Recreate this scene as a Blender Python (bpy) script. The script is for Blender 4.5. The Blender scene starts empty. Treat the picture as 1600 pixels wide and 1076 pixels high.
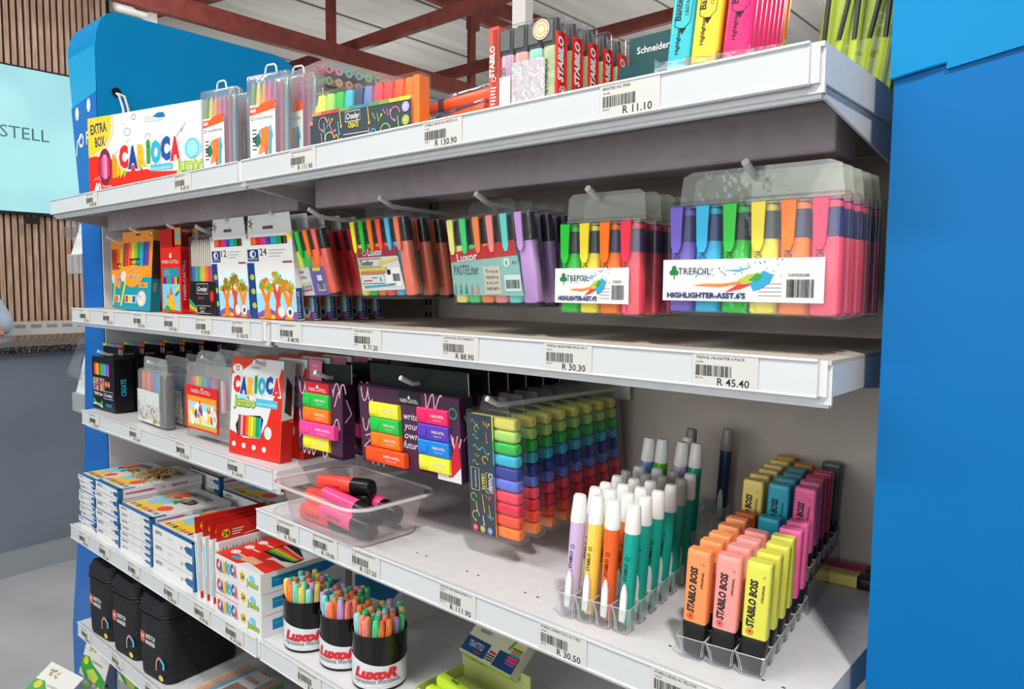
import bpy, bmesh, math, random
from mathutils import Matrix, Vector
random.seed(7)
S = bpy.context.scene
COL = S.collection
PI = math.pi
R = math.radians

# ------------------------------------------------------------ camera
cd = bpy.data.cameras.new('camera'); cam = bpy.data.objects.new('camera', cd); COL.objects.link(cam)
cd.sensor_width = 36; cd.lens = 26.01; cd.clip_start = 0.02
yaw, pit, rol = -0.7243976, -0.0778007, 0.0088238
fw = Vector((math.sin(yaw)*math.cos(pit), math.cos(yaw)*math.cos(pit), math.sin(pit)))
rt = fw.cross(Vector((0, 0, 1))).normalized(); up = rt.cross(fw)
r2 = rt*math.cos(rol)+up*math.sin(rol); u2 = up*math.cos(rol)-rt*math.sin(rol)
cam.matrix_world = Matrix(((r2.x, u2.x, -fw.x, 2.23678), (r2.y, u2.y, -fw.y, -0.67274), (r2.z, u2.z, -fw.z, 1.38277), (0, 0, 0, 1)))
S.camera = cam

# ------------------------------------------------------------ world, lights, exposure
S.view_settings.view_transform = 'Standard'; S.view_settings.look = 'None'
S.view_settings.exposure = -0.46; S.view_settings.gamma = 1.0; S.view_settings.use_curve_mapping = False
try:
    S.cycles.max_bounces = 12; S.cycles.transparent_max_bounces = 32; S.cycles.diffuse_bounces = 4
    S.cycles.glossy_bounces = 4; S.cycles.transmission_bounces = 6
    S.cycles.caustics_reflective = False; S.cycles.caustics_refractive = False
    S.cycles.sample_clamp_indirect = 4
except Exception:
    pass
W = bpy.data.worlds.new('world'); S.world = W; W.use_nodes = True
W.node_tree.nodes['Background'].inputs[0].default_value = (0.93, 0.97, 1.0, 1)
W.node_tree.nodes['Background'].inputs[1].default_value = 0.5
def lamp(name, loc, target, sx, sy, power, col=(1, 0.97, 0.93)):
    ld = bpy.data.lights.new(name, 'AREA'); ld.shape = 'RECTANGLE'; ld.size = sx; ld.size_y = sy
    ld.energy = power; ld.color = col
    o = bpy.data.objects.new(name, ld); COL.objects.link(o); o.location = loc
    o.rotation_euler = (Vector(target)-Vector(loc)).to_track_quat('-Z', 'Y').to_euler()
    return o
lamp('ceiling_spot_light', (2.9, -1.05, 3.25), (1.7, 0.1, 1.1), 0.16, 0.16, 68)
lamp('ceiling_panel_light', (0.9, -1.7, 3.3), (0.9, 0.1, 1.0), 1.2, 0.25, 42)
lamp('ceiling_panel_light', (-0.9, -1.6, 3.3), (-0.5, 0.2, 1.0), 1.2, 0.25, 42)
def fill_point(loc, power, rad=.25):  # unseen point fill, added to lift the dark roof and far room
    ld = bpy.data.lights.new('ceiling_fill_light', 'POINT'); ld.energy = power; ld.shadow_soft_size = rad; ld.color = (1, .98, .95)
    o = bpy.data.objects.new('ceiling_fill_light', ld); COL.objects.link(o); o.location = loc
lamp('front_fill_light', (1.5, -4.4, 1.9), (1.1, 0.3, 1.1), 3.4, 2.0, 104, (0.95, 0.98, 1.0))  # unseen soft fill added out front to brighten the lower bays
fill_point((-2.2, 1.3, 2.9), 62); fill_point((-5.0, 4.6, 2.5), 150, .6); fill_point((-1.0, 6.0, 2.4), 150, .6); fill_point((1.8, 3.5, 3.0), 45); fill_point((1.6, -2.6, 3.2), 22)

# ------------------------------------------------------------ materials
def lin(h):
    h = h.lstrip('#'); o = []
    for i in (0, 2, 4):
        c = int(h[i:i+2], 16)/255
        o.append(c/12.92 if c <= 0.04045 else ((c+0.055)/1.055)**2.4)
    return (*o, 1)
MC = {}
def H(h, r=0.5, metal=0.0, coat=0.0, name=None):
    k = (h, r, metal, coat)
    if k in MC: return MC[k]
    m = bpy.data.materials.new(name or 'paint_'+h.strip('#')); m.use_nodes = True
    b = m.node_tree.nodes['Principled BSDF']
    b.inputs['Base Color'].default_value = lin(h); b.inputs['Roughness'].default_value = r
    b.inputs['Metallic'].default_value = metal; b.inputs['Coat Weight'].default_value = coat
    b.inputs['Coat Roughness'].default_value = 0.08
    b.inputs['Specular IOR Level'].default_value = .4; MC[k] = m; return m
def clear(tint, op=0.05, rough=0.06, refl=1.0, col='#ffffff', ior=1.45):
    k = ('clear', tint, op, rough, refl, col, ior)
    if k in MC: return MC[k]
    m = bpy.data.materials.new('clear_plastic'); m.use_nodes = True; nt = m.node_tree; nt.nodes.clear()
    out = nt.nodes.new('ShaderNodeOutputMaterial'); tr = nt.nodes.new('ShaderNodeBsdfTransparent')
    gl = nt.nodes.new('ShaderNodeBsdfGlossy'); df = nt.nodes.new('ShaderNodeBsdfDiffuse')
    fr = nt.nodes.new('ShaderNodeLayerWeight'); m1 = nt.nodes.new('ShaderNodeMixShader'); m2 = nt.nodes.new('ShaderNodeMixShader')
    ml = nt.nodes.new('ShaderNodeMath'); ml.operation = 'MULTIPLY'; ml.inputs[1].default_value = refl
    tr.inputs[0].default_value = lin(tint); gl.inputs['Roughness'].default_value = rough
    df.inputs[0].default_value = lin(col); fr.inputs[0].default_value = .5; pw = nt.nodes.new('ShaderNodeMath'); pw.operation = 'POWER'; pw.inputs[1].default_value = 3.0; ml.inputs[1].default_value = .55*refl; ad = nt.nodes.new('ShaderNodeMath'); ad.operation = 'ADD'; ad.inputs[1].default_value = .035*refl
    nz = nt.nodes.new('ShaderNodeTexNoise'); nz.inputs['Scale'].default_value = 45
    bp = nt.nodes.new('ShaderNodeBump'); bp.inputs['Strength'].default_value = 0.25; bp.inputs['Distance'].default_value = 0.004
    tc = nt.nodes.new('ShaderNodeTexCoord'); L = nt.links.new
    L(tc.outputs['Object'], nz.inputs['Vector']); L(nz.outputs[0], bp.inputs['Height']); L(bp.outputs[0], gl.inputs['Normal'])
    m1.inputs[0].default_value = op; L(tr.outputs[0], m1.inputs[1]); L(df.outputs[0], m1.inputs[2])
    L(fr.outputs['Facing'], pw.inputs[0]); L(pw.outputs[0], ml.inputs[0]); L(ml.outputs[0], ad.inputs[0]); L(ad.outputs[0], m2.inputs[0]); L(m1.outputs[0], m2.inputs[1]); L(gl.outputs[0], m2.inputs[2])
    L(m2.outputs[0], out.inputs[0]); MC[k] = m; return m
def noisy(name, c1, c2, scale=(1, 1, 1), nscale=5, r=0.6, metal=0, detail=4, lo=0.35, hi=0.65, bump=0.0, spec=.35):
    m = bpy.data.materials.new(name); m.use_nodes = True; nt = m.node_tree; b = nt.nodes['Principled BSDF']
    tc = nt.nodes.new('ShaderNodeTexCoord'); mp = nt.nodes.new('ShaderNodeMapping'); mp.inputs['Scale'].default_value = scale
    n = nt.nodes.new('ShaderNodeTexNoise'); n.inputs['Scale'].default_value = nscale; n.inputs['Detail'].default_value = detail
    cr = nt.nodes.new('ShaderNodeValToRGB'); cr.color_ramp.elements[0].position = lo; cr.color_ramp.elements[1].position = hi
    cr.color_ramp.elements[0].color = lin(c1); cr.color_ramp.elements[1].color = lin(c2)
    L = nt.links.new; L(tc.outputs['Object'], mp.inputs[0]); L(mp.outputs[0], n.inputs['Vector']); L(n.outputs[0], cr.inputs[0])
    L(cr.outputs[0], b.inputs['Base Color']); b.inputs['Roughness'].default_value = r; b.inputs['Metallic'].default_value = metal; b.inputs['Specular IOR Level'].default_value = spec
    if bump:
        bp = nt.nodes.new('ShaderNodeBump'); bp.inputs['Strength'].default_value = bump; bp.inputs['Distance'].default_value = 0.003
        L(n.outputs[0], bp.inputs['Height']); L(bp.outputs[0], b.inputs['Normal'])
    return m
def emit(name, h, s):
    m = bpy.data.materials.new(name); m.use_nodes = True; b = m.node_tree.nodes['Principled BSDF']
    b.inputs['Base Color'].default_value = (.02, .03, .03, 1); b.inputs['Specular IOR Level'].default_value = .03; b.inputs['Emission Color'].default_value = lin(h)
    b.inputs['Emission Strength'].default_value = s; b.inputs['Roughness'].default_value = 0.12; return m
STEEL = noisy('white_powder_coat', '#d8d8da', '#dededf', nscale=60, r=0.32)
STRIP = H('#cdd0d2', 0.22, name='white_price_strip')
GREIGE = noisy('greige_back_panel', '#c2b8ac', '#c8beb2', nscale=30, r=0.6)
BLUE = noisy('blue_wrap', '#0080b8', '#0285be', nscale=3, r=0.42, spec=.16)
BLUE3 = noisy('deep_blue_wrap', '#0467a8', '#056bac', nscale=3, r=0.42, spec=.14)
CYAN = noisy('cyan_wrap', '#1596c8', '#189bcc', nscale=3, r=0.35)
SHADE_MAUVE = noisy('steel_shade_mauve', '#a89ca0', '#b0a4a7', nscale=40, r=0.45)  # white steel tinted mauve: the underside's purplish shade put into the colour
BLUE2 = noisy('royal_blue_wrap', '#0a62b4', '#0c68ba', nscale=3, r=0.35)
RED_STEEL = noisy('red_oxide_steel', '#6b3029', '#7c3a31', nscale=12, r=0.6)
WOOD = noisy('oak_slat', '#a3826b', '#dab9a2', scale=(6, 6, 0.6), nscale=9, r=0.55, detail=8, lo=0.3, hi=0.7)
WHITE = H('#dededc', 0.35, name='white_card'); PAPER = H('#cfcec8', 0.45, name='label_paper')
BLACK = H('#101012', 0.3, name='black'); INK = H('#1b1b1d', 0.6, name='ink')
RED = H('#dd2a1c', 0.32, name='red_card'); ORANGE = H('#f5901e', 0.35); TEAL = H('#1796ab', 0.35)
CLR = clear('#fcfefe', 0.02, 0.05); CLR2 = clear('#f3f7f7', 0.10, 0.12); ACR = clear('#fafcfd', 0.05, 0.03, 1.3)
FROST = clear('#f8fafa', 0.16, 0.2)

# ------------------------------------------------------------ mesh builder
FONT = {}
def glyphs(s, bold, sh):
    k = (s, bold, sh)
    if k in FONT: return FONT[k]
    c = bpy.data.curves.new('t', 'FONT'); c.body = s; c.resolution_u = 2; c.offset = bold; c.shear = sh
    o = bpy.data.objects.new('t', c); me = o.to_mesh()
    v = [(a.co.x, a.co.y) for a in me.vertices]; f = [tuple(p.vertices) for p in me.polygons]
    o.to_mesh_clear(); bpy.data.objects.remove(o); bpy.data.curves.remove(c)
    FONT[k] = (v, f); return FONT[k]
class MB:
    def __init__(s): s.v = []; s.f = []; s.mi = []; s.ms = []; s.M = Matrix()
    def add(s, V, F, m):
        if m not in s.ms: s.ms.append(m)
        i = s.ms.index(m); n = len(s.v)
        s.v += [s.M @ Vector(v) for v in V]; s.f += [tuple(n+a for a in f) for f in F]; s.mi += [i]*len(F)
        return s
    def on(s, M): s.M = M; return s
    def box(s, x0, x1, y0, y1, z0, z1, m, b=0.0):
        if b <= 0:
            V = [(x, y, z) for z in (z0, z1) for y in (y0, y1) for x in (x0, x1)]
            return s.add(V, [(0, 2, 3, 1), (4, 5, 7, 6), (0, 1, 5, 4), (2, 6, 7, 3), (0, 4, 6, 2), (1, 3, 7, 5)], m)
        b = min(b, (x1-x0)*.49, (y1-y0)*.49, (z1-z0)*.49)
        cx, cy = (x0+x1)/2, (y0+y1)/2; w, d = x1-x0, y1-y0
        return s.loft([rr(w-2*b, d-2*b, b*.4, z0, cx, cy), rr(w-.6*b, d-.6*b, b*.8, z0+.3*b, cx, cy), rr(w, d, b, z0+b, cx, cy), rr(w, d, b, z1-b, cx, cy), rr(w-.6*b, d-.6*b, b*.8, z1-.3*b, cx, cy), rr(w-2*b, d-2*b, b*.4, z1, cx, cy)], m)
    def loft(s, rings, m, c0=True, c1=True, closed=True):
        n = len(rings[0]); V = [p for r in rings for p in r]; F = []
        for k in range(len(rings)-1):
            for i in range(n if closed else n-1):
                j = (i+1) % n; F.append((k*n+i, k*n+j, (k+1)*n+j, (k+1)*n+i))
        if c0: F.append(tuple(range(n-1, -1, -1)))
        if c1: F.append(tuple((len(rings)-1)*n+i for i in range(n)))
        return s.add(V, F, m)
    def lathe(s, prof, m, n=20, cx=0, cy=0, c0=True, c1=True):
        return s.loft([[(cx+r*math.cos(2*PI*i/n), cy+r*math.sin(2*PI*i/n), z) for i in range(n)] for r, z in prof], m, c0, c1)
    def tube(s, pts, r, m, n=8):
        P = [Vector(p) for p in pts]; rings = []
        for i, p in enumerate(P):
            t = (P[min(i+1, len(P)-1)]-P[max(i-1, 0)]).normalized()
            a = t.cross(Vector((0.013, 0.021, 1))); a = a if a.length > .05 else t.cross(Vector((1, 0, 0))); a.normalize(); b = t.cross(a)
            rr_ = r[i] if isinstance(r, (list, tuple)) else r
            rings.append([tuple(p+a*(rr_*math.cos(2*PI*k/n))+b*(rr_*math.sin(2*PI*k/n))) for k in range(n)])
        return s.loft(rings, m)
    def poly(s, pts, m, y=-.0003): return s.add([(x, y, z) for x, z in pts], [tuple(range(len(pts)))], m)
    def rect(s, x0, x1, z0, z1, m, y=-.0003): return s.poly([(x0, z0), (x1, z0), (x1, z1), (x0, z1)], m, y)
    def disc(s, x, z, rx, m, y=-.0004, rz=None, n=18, rot=0):
        rz = rz or rx; c, q = math.cos(rot), math.sin(rot)
        return s.poly([(x+rx*math.cos(2*PI*i/n)*c-rz*math.sin(2*PI*i/n)*q, z+rx*math.cos(2*PI*i/n)*q+rz*math.sin(2*PI*i/n)*c) for i in range(n)], m, y)
    def ring(s, x, z, r, w, m, y=-.0005): return s.line([(x+r*math.cos(2*PI*i/14), z+r*math.sin(2*PI*i/14)) for i in range(15)], w, m, y)
    def line(s, pts, w, m, y=-.0006):
        n = len(pts); L = []; Q = []
        for i in range(n):
            a = pts[max(i-1, 0)]; b = pts[min(i+1, n-1)]; dx, dz = b[0]-a[0], b[1]-a[1]; l = math.hypot(dx, dz) or 1
            L.append((pts[i][0]-dz/l*w/2, y, pts[i][1]+dx/l*w/2)); Q.append((pts[i][0]+dz/l*w/2, y, pts[i][1]-dx/l*w/2))
        return s.add(L+Q, [(i, i+1, n+i+1, n+i) for i in range(n-1)], m)
    def ext(s, pts, y0, y1, m):
        n = len(pts); V = [(x, y0, z) for x, z in pts]+[(x, y1, z) for x, z in pts]
        return s.add(V, [tuple(range(n)), tuple(range(2*n-1, n-1, -1))]+[(i, n+i, n+(i+1) % n, (i+1) % n) for i in range(n)], m)
    def txt(s, t, x, z, h, m, w=None, al='c', rot=0, y=-.0007, b=0.0, sh=0.0):
        v, f = glyphs(t, b, sh)
        if not v: return s
        x0 = min(a[0] for a in v); x1 = max(a[0] for a in v); k = h/0.7; kx = (w/(x1-x0)) if w else k
        off = {'l': x0, 'c': (x0+x1)/2, 'r': x1}[al]; c, q = math.cos(rot), math.sin(rot)
        V = []
        for a, bb in v:
            px, pz = (a-off)*kx, bb*k; V.append((x+px*c-pz*q, y, z+px*q+pz*c))
        return s.add(V, f, m)
    def barcode(s, x, z, w, h, m=None, y=-.0007, rnd=None):
        rnd = rnd or random; m = m or INK; p = x
        while p < x+w:
            q = rnd.choice((.012, .018, .03))*w; s.rect(p, min(p+q, x+w), z, z+h, m, y); p += q+rnd.choice((.012, .02, .03))*w
        return s
    def build(s, name, parent=None, smooth=35, loc=None):
        me = bpy.data.meshes.new(name); me.from_pydata([tuple(v) for v in s.v], [], s.f)
        for m in s.ms: me.materials.append(m)
        me.polygons.foreach_set('material_index', s.mi)
        if smooth:
            me.polygons.foreach_set('use_smooth', [True]*len(me.polygons)); me.set_sharp_from_angle(angle=R(smooth))
        me.update(); o = bpy.data.objects.new(name, me); COL.objects.link(o)
        if parent: o.parent = parent
        if loc: o.location = loc
        return o
def rr(w, d, r, z, cx=0, cy=0, n=3):
    r = min(r, w*.499, d*.499); o = []
    for sx, sy, a0 in ((1, 1, 0), (-1, 1, 90), (-1, -1, 180), (1, -1, 270)):
        for k in range(n+1):
            a = R(a0+90*k/n); o.append((cx+sx*(w/2-r)+r*math.cos(a), cy+sy*(d/2-r)+r*math.sin(a), z))
    return o
def RIGHT(w): return Matrix(((0, -1, 0, w), (1, 0, 0, 0), (0, 0, 1, 0), (0, 0, 0, 1)))
def TOP(h): return Matrix(((1, 0, 0, 0), (0, 0, 1, 0), (0, -1, 0, h), (0, 0, 0, 1)))
def LAY(x, y, z): return Matrix.Translation((x, y, z))
def ROTY(a): return Matrix.Rotation(a, 4, 'Y')

# ------------------------------------------------------------ object helpers
def thing(name, label, cat, loc=(0, 0, 0), rot=(0, 0, 0), group=None):
    o = bpy.data.objects.new(name, None); COL.objects.link(o); o.location = loc
    o.rotation_euler = rot if isinstance(rot, tuple) else (0, 0, rot)
    o.empty_display_size = 0.02; return tag(o, label, cat, group)
def tag(o, label, cat, group=None, kind=None):
    if label: o['label'] = label
    if cat: o['category'] = cat
    if group: o['group'] = group
    if kind: o['kind'] = kind
    return o
def struct(o, label=None): o['kind'] = 'structure'; return tag(o, label, None)
KIDS = {}
def kids(o):
    return [c for c in COL.objects if c.parent == o]
def dup(root, loc, rot=None, label=None, group=None):
    if root.name not in KIDS:
        KIDS[root.name] = [(k, kids(k)) for k in kids(root)]
    r = root.copy(); COL.objects.link(r); r.location = loc
    if rot is not None: r.rotation_euler = rot if isinstance(rot, tuple) else (0, 0, rot)
    if label: r['label'] = label
    if group: r['group'] = group
    for k, g in KIDS[root.name]:
        c = k.copy(); COL.objects.link(c); c.parent = r
        for q in g:
            d = q.copy(); COL.objects.link(d); d.parent = c
    return r
ORD = ['front', 'second', 'third', 'fourth', 'fifth', 'sixth', 'seventh', 'eighth', 'ninth']

# ------------------------------------------------------------ setting
struct(MB().box(-9, 6, -5, 12, -0.05, 0, noisy('grey_floor', '#a9aaac', '#b9babb', nscale=2.2, r=0.35, bump=0.02)).build('floor'), 'smooth light grey shop floor')
cm = noisy('white_roof_sheet', '#b7b5b0', '#c8c6c1', scale=(1, 0.1, 1), nscale=6, r=0.6)
mb = MB(); mb.box(-9, 6, -5, 12, 4.2, 4.24, cm)
for i in range(17): mb.box(-8.9+i*.9, -8.89+i*.9, -5, 12, 4.185, 4.2, H('#77726d', .8))
struct(mb.build('ceiling'), 'white ribbed roof sheeting with dark seams')
mb = MB(); mb.box(-4.08, -4.0, -4.5, 1.66, 0, 4.2, H('#1c1512', .8)); struct(mb.build('wall_left'), 'dark backing wall of the timber slats')
slat = MB()
for i in range(59):
    y = -.9+i*.043; slat.box(-4.0, -3.97, y, y+.029, 1.10, 4.1, WOOD)
o = slat.build('slat_panel'); o['kind'] = 'structure'; o['label'] = 'vertical oak slats on the far left wall'
o.name = 'trim_1'
struct(MB().box(-9, 6, 12, 12.1, 0, 4.2, H('#d5d5d3', .7)).build('wall_back'), 'pale far wall of the store')
struct(MB().box(-9.1, -9, -5, 12, 0, 4.2, H('#d5d5d3', .7)).build('wall_side'), 'pale side wall far behind the slats')
# roof steel
def beam(p, q, w, h, name, label, cat='roof beam', group='red oxide roof steel'):
    P, Q = Vector(p), Vector(q); t = (Q-P).normalized(); a = t.cross(Vector((0, 0, 1)))
    a = (a if a.length > .1 else Vector((1, 0, 0))).normalized(); b = a.cross(t)
    m = MB(); rings = []
    for c in (P, Q): rings.append([tuple(c+a*x*w/2+b*z*h/2) for x, z in ((-1, -1), (1, -1), (1, 1), (-1, 1))])
    m.loft(rings, RED_STEEL); return tag(m.build(name, None, 0), label, cat, group)
tr = thing('roof_truss', 'red oxide steel roof truss crossing above the blue side board', 'roof truss', (-3.05, 3, 3.3))
def tp(n, p, q, w, h):
    m = MB(); P, Q = Vector(p), Vector(q); t = (Q-P).normalized(); a = Vector((1, 0, 0)); b = a.cross(t)
    m.loft([[tuple(c+a*x*w/2+b*z*h/2) for x, z in ((-1, -1), (1, -1), (1, 1), (-1, 1))] for c in (P, Q)], RED_STEEL)
    return m.build(n, tr, 0)
tp('bottom_chord', (0, -2.5, 0), (0, 5.6, 0), .06, .14); tp('top_chord', (0, -2.5, .82), (0, 5.6, .70), .06, .1)
for y in (-1.62, .02, 1.66, 3.3): tp('web_post', (0, y, .06), (0, y, .72), .05, .07)
tp('gusset', (-.0, 1.62, .70), (0, 1.74, .70), .07, .2)
beam((-7, 3.39, 3.47), (5, 3.39, 3.47), .05, .1, 'roof_purlin', 'red steel roof beam running above the marker cases')
beam((-7, 4.52, 3.47), (5, 4.52, 3.47), .05, .1, 'roof_purlin', 'red steel roof beam passing behind the red marker packs')
beam((-3.75, 1.9, 3.48), (-2.2, 2.36, 3.55), .05, .09, 'roof_brace', 'short dark red brace above the blue board corner')
beam((-2.2, 2.0, 3.62), (-1.75, 5.2, 3.6), .05, .1, 'roof_brace', 'red steel beam crossing the top edge of the photo')
mb = MB(); rnd = random.Random(3)
for i in range(40):
    x = -3.6+rnd.random()*.55; p = Vector((x, 1.95+(x+3.6)*.3, 3.57)); mb.tube([p, p+Vector((rnd.uniform(-.06, .06), rnd.uniform(-.05, .05), rnd.uniform(-.05, .08))), p+Vector((rnd.uniform(-.1, .1), .0, rnd.uniform(-.1, .1)))], .012, H('#1d1c18', .9), 5)
tag(mb.build('cable_bundle'), 'tangle of dark cables on the roof steel', 'cables', None, 'stuff')
# wall screen
mb = MB(); mb.box(-3.964, -3.91, -1.5, 1.50, 1.866, 2.904, H('#2a2c30', .3), .006)
t = thing('wall_screen', 'large pale cyan display screen on the slatted wall', 'screen', (0, 0, 0)); mb.build('screen_frame', t)
mb = MB()
sm = bpy.data.materials.new('screen_glow'); sm.use_nodes = True; nt = sm.node_tree; b = nt.nodes['Principled BSDF']
tc = nt.nodes.new('ShaderNodeTexCoord'); gr = nt.nodes.new('ShaderNodeTexNoise'); gr.inputs['Scale'].default_value = 1.1
cr = nt.nodes.new('ShaderNodeValToRGB'); cr.color_ramp.elements[0].color = lin('#9fd5e2'); cr.color_ramp.elements[1].color = lin('#b5f2f6')
cr.color_ramp.elements[0].position = .35; cr.color_ramp.elements[1].position = .6
nt.links.new(tc.outputs['Object'], gr.inputs['Vector']); nt.links.new(gr.outputs[0], cr.inputs[0]); nt.links.new(cr.outputs[0], b.inputs['Emission Color'])
b.inputs['Base Color'].default_value = (.05, .1, .1, 1); b.inputs['Emission Strength'].default_value = 1.22; b.inputs['Roughness'].default_value = .12; b.inputs['Specular IOR Level'].default_value = .03
MS = RIGHT(-3.908)
mb.on(MS).rect(-1.49, 1.49, 1.885, 2.89, sm, -.0005)
mb.txt('FABER-CASTELL', 1.186, 2.395, .085, emit('screen_letter', '#6f9aa6', .62), w=.85, al='r', y=-.002)
mb.build('display', t)
tag(MB().on(RIGHT(-3.85)).box(1.0, 1.09, .0, .05, 1.80, 1.85, BLACK).build('screen_sensor'), 'small black sensor under the wall screen', 'sensor')
# counters
cnt = thing('service_counter', 'dark grey service counter with a speckled granite top', 'counter', (-2.3, 1.5, 0))
g = noisy('granite', '#1c1c1f', '#8a7f7c', nscale=130, r=0.2, lo=.5, hi=.75)
M0 = Matrix.Rotation(R(5), 4, 'Z')
MB().on(M0).box(-.35, .38, -3.6, 3, .11, 1.05, noisy('grey_counter', '#737b86', '#7c848f', nscale=2, r=.45)).build('counter_body', cnt)
MB().on(M0).box(-.4, .44, -3.7, 3.02, 1.05, 1.085, g, .006).build('worktop', cnt)
MB().on(M0).box(-.33, .42, -3.6, 3, 0, .11, H('#989ea2', .45)).build('kick_plate', cnt)
mb = MB(); mb.box(-3.94, -3.55, -2.5, 3.4, 0, 1.105, H('#dedcd8', .4))
for i in range(40): mb.box(-3.552, -3.545, -.5+i*.095, -.44+i*.095, 1.08, 1.10, H('#9da0a2', .5))
tag(mb.build('back_counter'), 'long white back counter below the wooden slats', 'counter')
# person behind the counter (only the shoulder and sleeve reach into the photo)
def skin(name, chain, mat, parent=None):
    me = bpy.data.meshes.new(name); vs = [c[0] for c in chain]; me.from_pydata(vs, [(c[1], i) for i, c in enumerate(chain) if c[1] is not None], [])
    o = bpy.data.objects.new(name, me); COL.objects.link(o); o.modifiers.new('skin', 'SKIN'); ss = o.modifiers.new('sub', 'SUBSURF'); ss.levels = 2; ss.render_levels = 2
    for i, c in enumerate(chain): me.skin_vertices[0].data[i].radius = (c[2], c[2]*(c[3] if len(c) > 3 else 1)); me.skin_vertices[0].data[i].use_root = (i == 0)
    me.materials.append(mat)
    for p in me.polygons: p.use_smooth = True
    if parent: o.parent = parent
    return o
pers = thing('person', 'person in a light blue shirt standing behind the counter, only a shoulder showing', 'person', (-3.16, .395, 0))
P = [((0, 0, .9), None, .15), ((0, 0, 1.08), 0, .15), ((.02, 0, 1.22), 1, .16), ((.04, 0, 1.34), 2, .09), ((.06, 0, 1.39), 3, .052), ((.085, 0, 1.465), 4, .08), ((.09, 0, 1.55), 5, .098),
     ((.02, .17, 1.30), 2, .055), ((.08, .24, 1.12), 7, .045), ((.3, .16, 1.09), 8, .035), ((.4, .12, 1.1), 9, .03), ((.02, -.17, 1.30), 2, .055), ((.08, -.24, 1.12), 11, .045), ((.3, -.16, 1.09), 12, .035),
     ((0, .09, .8), 0, .09), ((.0, .1, .45), 14, .06), ((0, .1, .06), 15, .045), ((.12, .1, .04), 16, .035), ((0, -.09, .8), 0, .09), ((.0, -.1, .45), 18, .06), ((0, -.1, .06), 19, .045), ((.12, -.1, .04), 20, .035)]
for side, wr, sg in ((10, (.40, .12, 1.1), 1), (13, (.3, -.16, 1.09), -1)):
    for k in range(5):
        if k < 4: a = (wr[0]+.05, wr[1]+(.024-.016*k), wr[2]+.002); b = (a[0]+.035+.006*(1.5-abs(k-1.5)), a[1], a[2]-.004); c = (b[0]+.022, b[1], b[2]-.014)
        else: a = (wr[0]+.015, wr[1]-sg*.034, wr[2]); b = (a[0]+.022, a[1]-sg*.012, a[2]); c = (b[0]+.018, b[1]+sg*.002, b[2]-.006)
        n0 = len(P); P += [(a, side, .011), (b, n0, .009), (c, n0+1, .0075)]
skin('body', P, H('#b98a6f', .5), pers)
fc_ = MB()
for sg in (-1, 1):
    q = [(r_*math.cos(t_), r_*math.sin(t_)) for r_ in (1,) for t_ in [k*PI/5 for k in range(10)]]
    fc_.lathe([(.002, -.007), (.009, 0), (.002, .007)], WHITE, 10, .158, sg*.03); fc_.v[-30:] = [Vector((v.x, v.y, v.z+1.535)) for v in fc_.v[-30:]]
    fc_.box(.164, .169, sg*.03-.004, sg*.03+.004, 1.531, 1.539, BLACK, .001); fc_.box(.156, .163, sg*.03-.014, sg*.03+.014, 1.552, 1.557, H('#241a15', .8), .001)
    fc_.box(.07, .1, sg*.086-.008, sg*.086+.008, 1.505, 1.56, H('#b98a6f', .5), .007)
fc_.box(.15, .19, -.011, .011, 1.49, 1.52, H('#b98a6f', .5), .009); fc_.box(.148, .163, -.024, .024, 1.463, 1.474, H('#8f4a40', .5), .004); fc_.build('face', pers)
skin('shirt', [((0, 0, .9), None, .17), ((0, 0, 1.08), 0, .17), ((.02, 0, 1.22), 1, .185), ((.03, 0, 1.3), 2, .11), ((.02, .185, 1.275), 2, .085), ((.08, .25, 1.12), 4, .07), ((.26, .17, 1.105), 5, .05), ((.02, -.18, 1.285), 2, .08), ((.08, -.25, 1.12), 7, .07), ((.26, -.17, 1.1), 8, .05)], noisy('light_blue_cloth', '#8fa3bd', '#b4c3d6', nscale=7, r=.8), pers)
skin('hair', [((.045, 0, 1.53), None, .083), ((.06, 0, 1.58), 0, .085), ((.08, 0, 1.605), 1, .07)], H('#241a15', .8), pers)
# white post and camera over the blue board
mb = MB(); mb.box(-3.34, -3.30, 1.62, 1.72, 0, 4.2, H('#dad7d4', .4)); tag(mb.build('white_post'), 'white post behind the rounded corner of the blue board', 'post')
cmr = thing('security_camera', 'white security camera with a dark lens above the blue board', 'camera', (-3.2, 1.52, 3.24))
MB().box(-.05, .03, -.13, .1, -.02, .16, H('#dedbd8', .4), .03).build('housing', cmr); MB().on(LAY(.0, .0, .03)).box(.0, .07, -.02, .1, -.02, .07, BLACK, .025).build('lens', cmr)
mb = MB(); mb.box(.47, .53, 1.31, 1.35, 0, 4.2, H('#e1ddd6', .5)); tag(mb.build('cable_duct'), 'pale vertical duct rising behind the red marker packs', 'duct')

# ------------------------------------------------------------ gondola
BY = .455
gf = thing('gondola_frame', 'greige back wall and uprights of the shop shelving bay', 'shelving frame', (0, 0, 0))
MB().box(.0, .985, BY+.0, BY+.02, .12, 1.60, GREIGE).box(1.015, 2.0, BY, BY+.02, .12, 1.60, GREIGE).build('back_panel', gf, 0)
for x in (0.0, 1.0, 2.0):
    mb = MB(); x0 = max(x-.02, .0); x1 = min(x+.02, 2.0); mb.box(x0, x1, BY-.012, BY+.03, 0, 1.60, H('#9a938b', .45))
    for k in range(46): mb.box((x0+x1)/2-.009, (x0+x1)/2-.004, BY-.0135, BY-.011, .2+k*.03, .216+k*.03, BLACK).box((x0+x1)/2+.004, (x0+x1)/2+.009, BY-.0135, BY-.011, .2+k*.03, .216+k*.03, BLACK)
    mb.build('upright', gf, 0)
tag(MB().box(0, 2, .06, BY-.015, 0, .1, STEEL).build('plinth', None, 0), 'white kick plinth at the foot of the shelving', 'plinth')
HR = .0378
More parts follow.
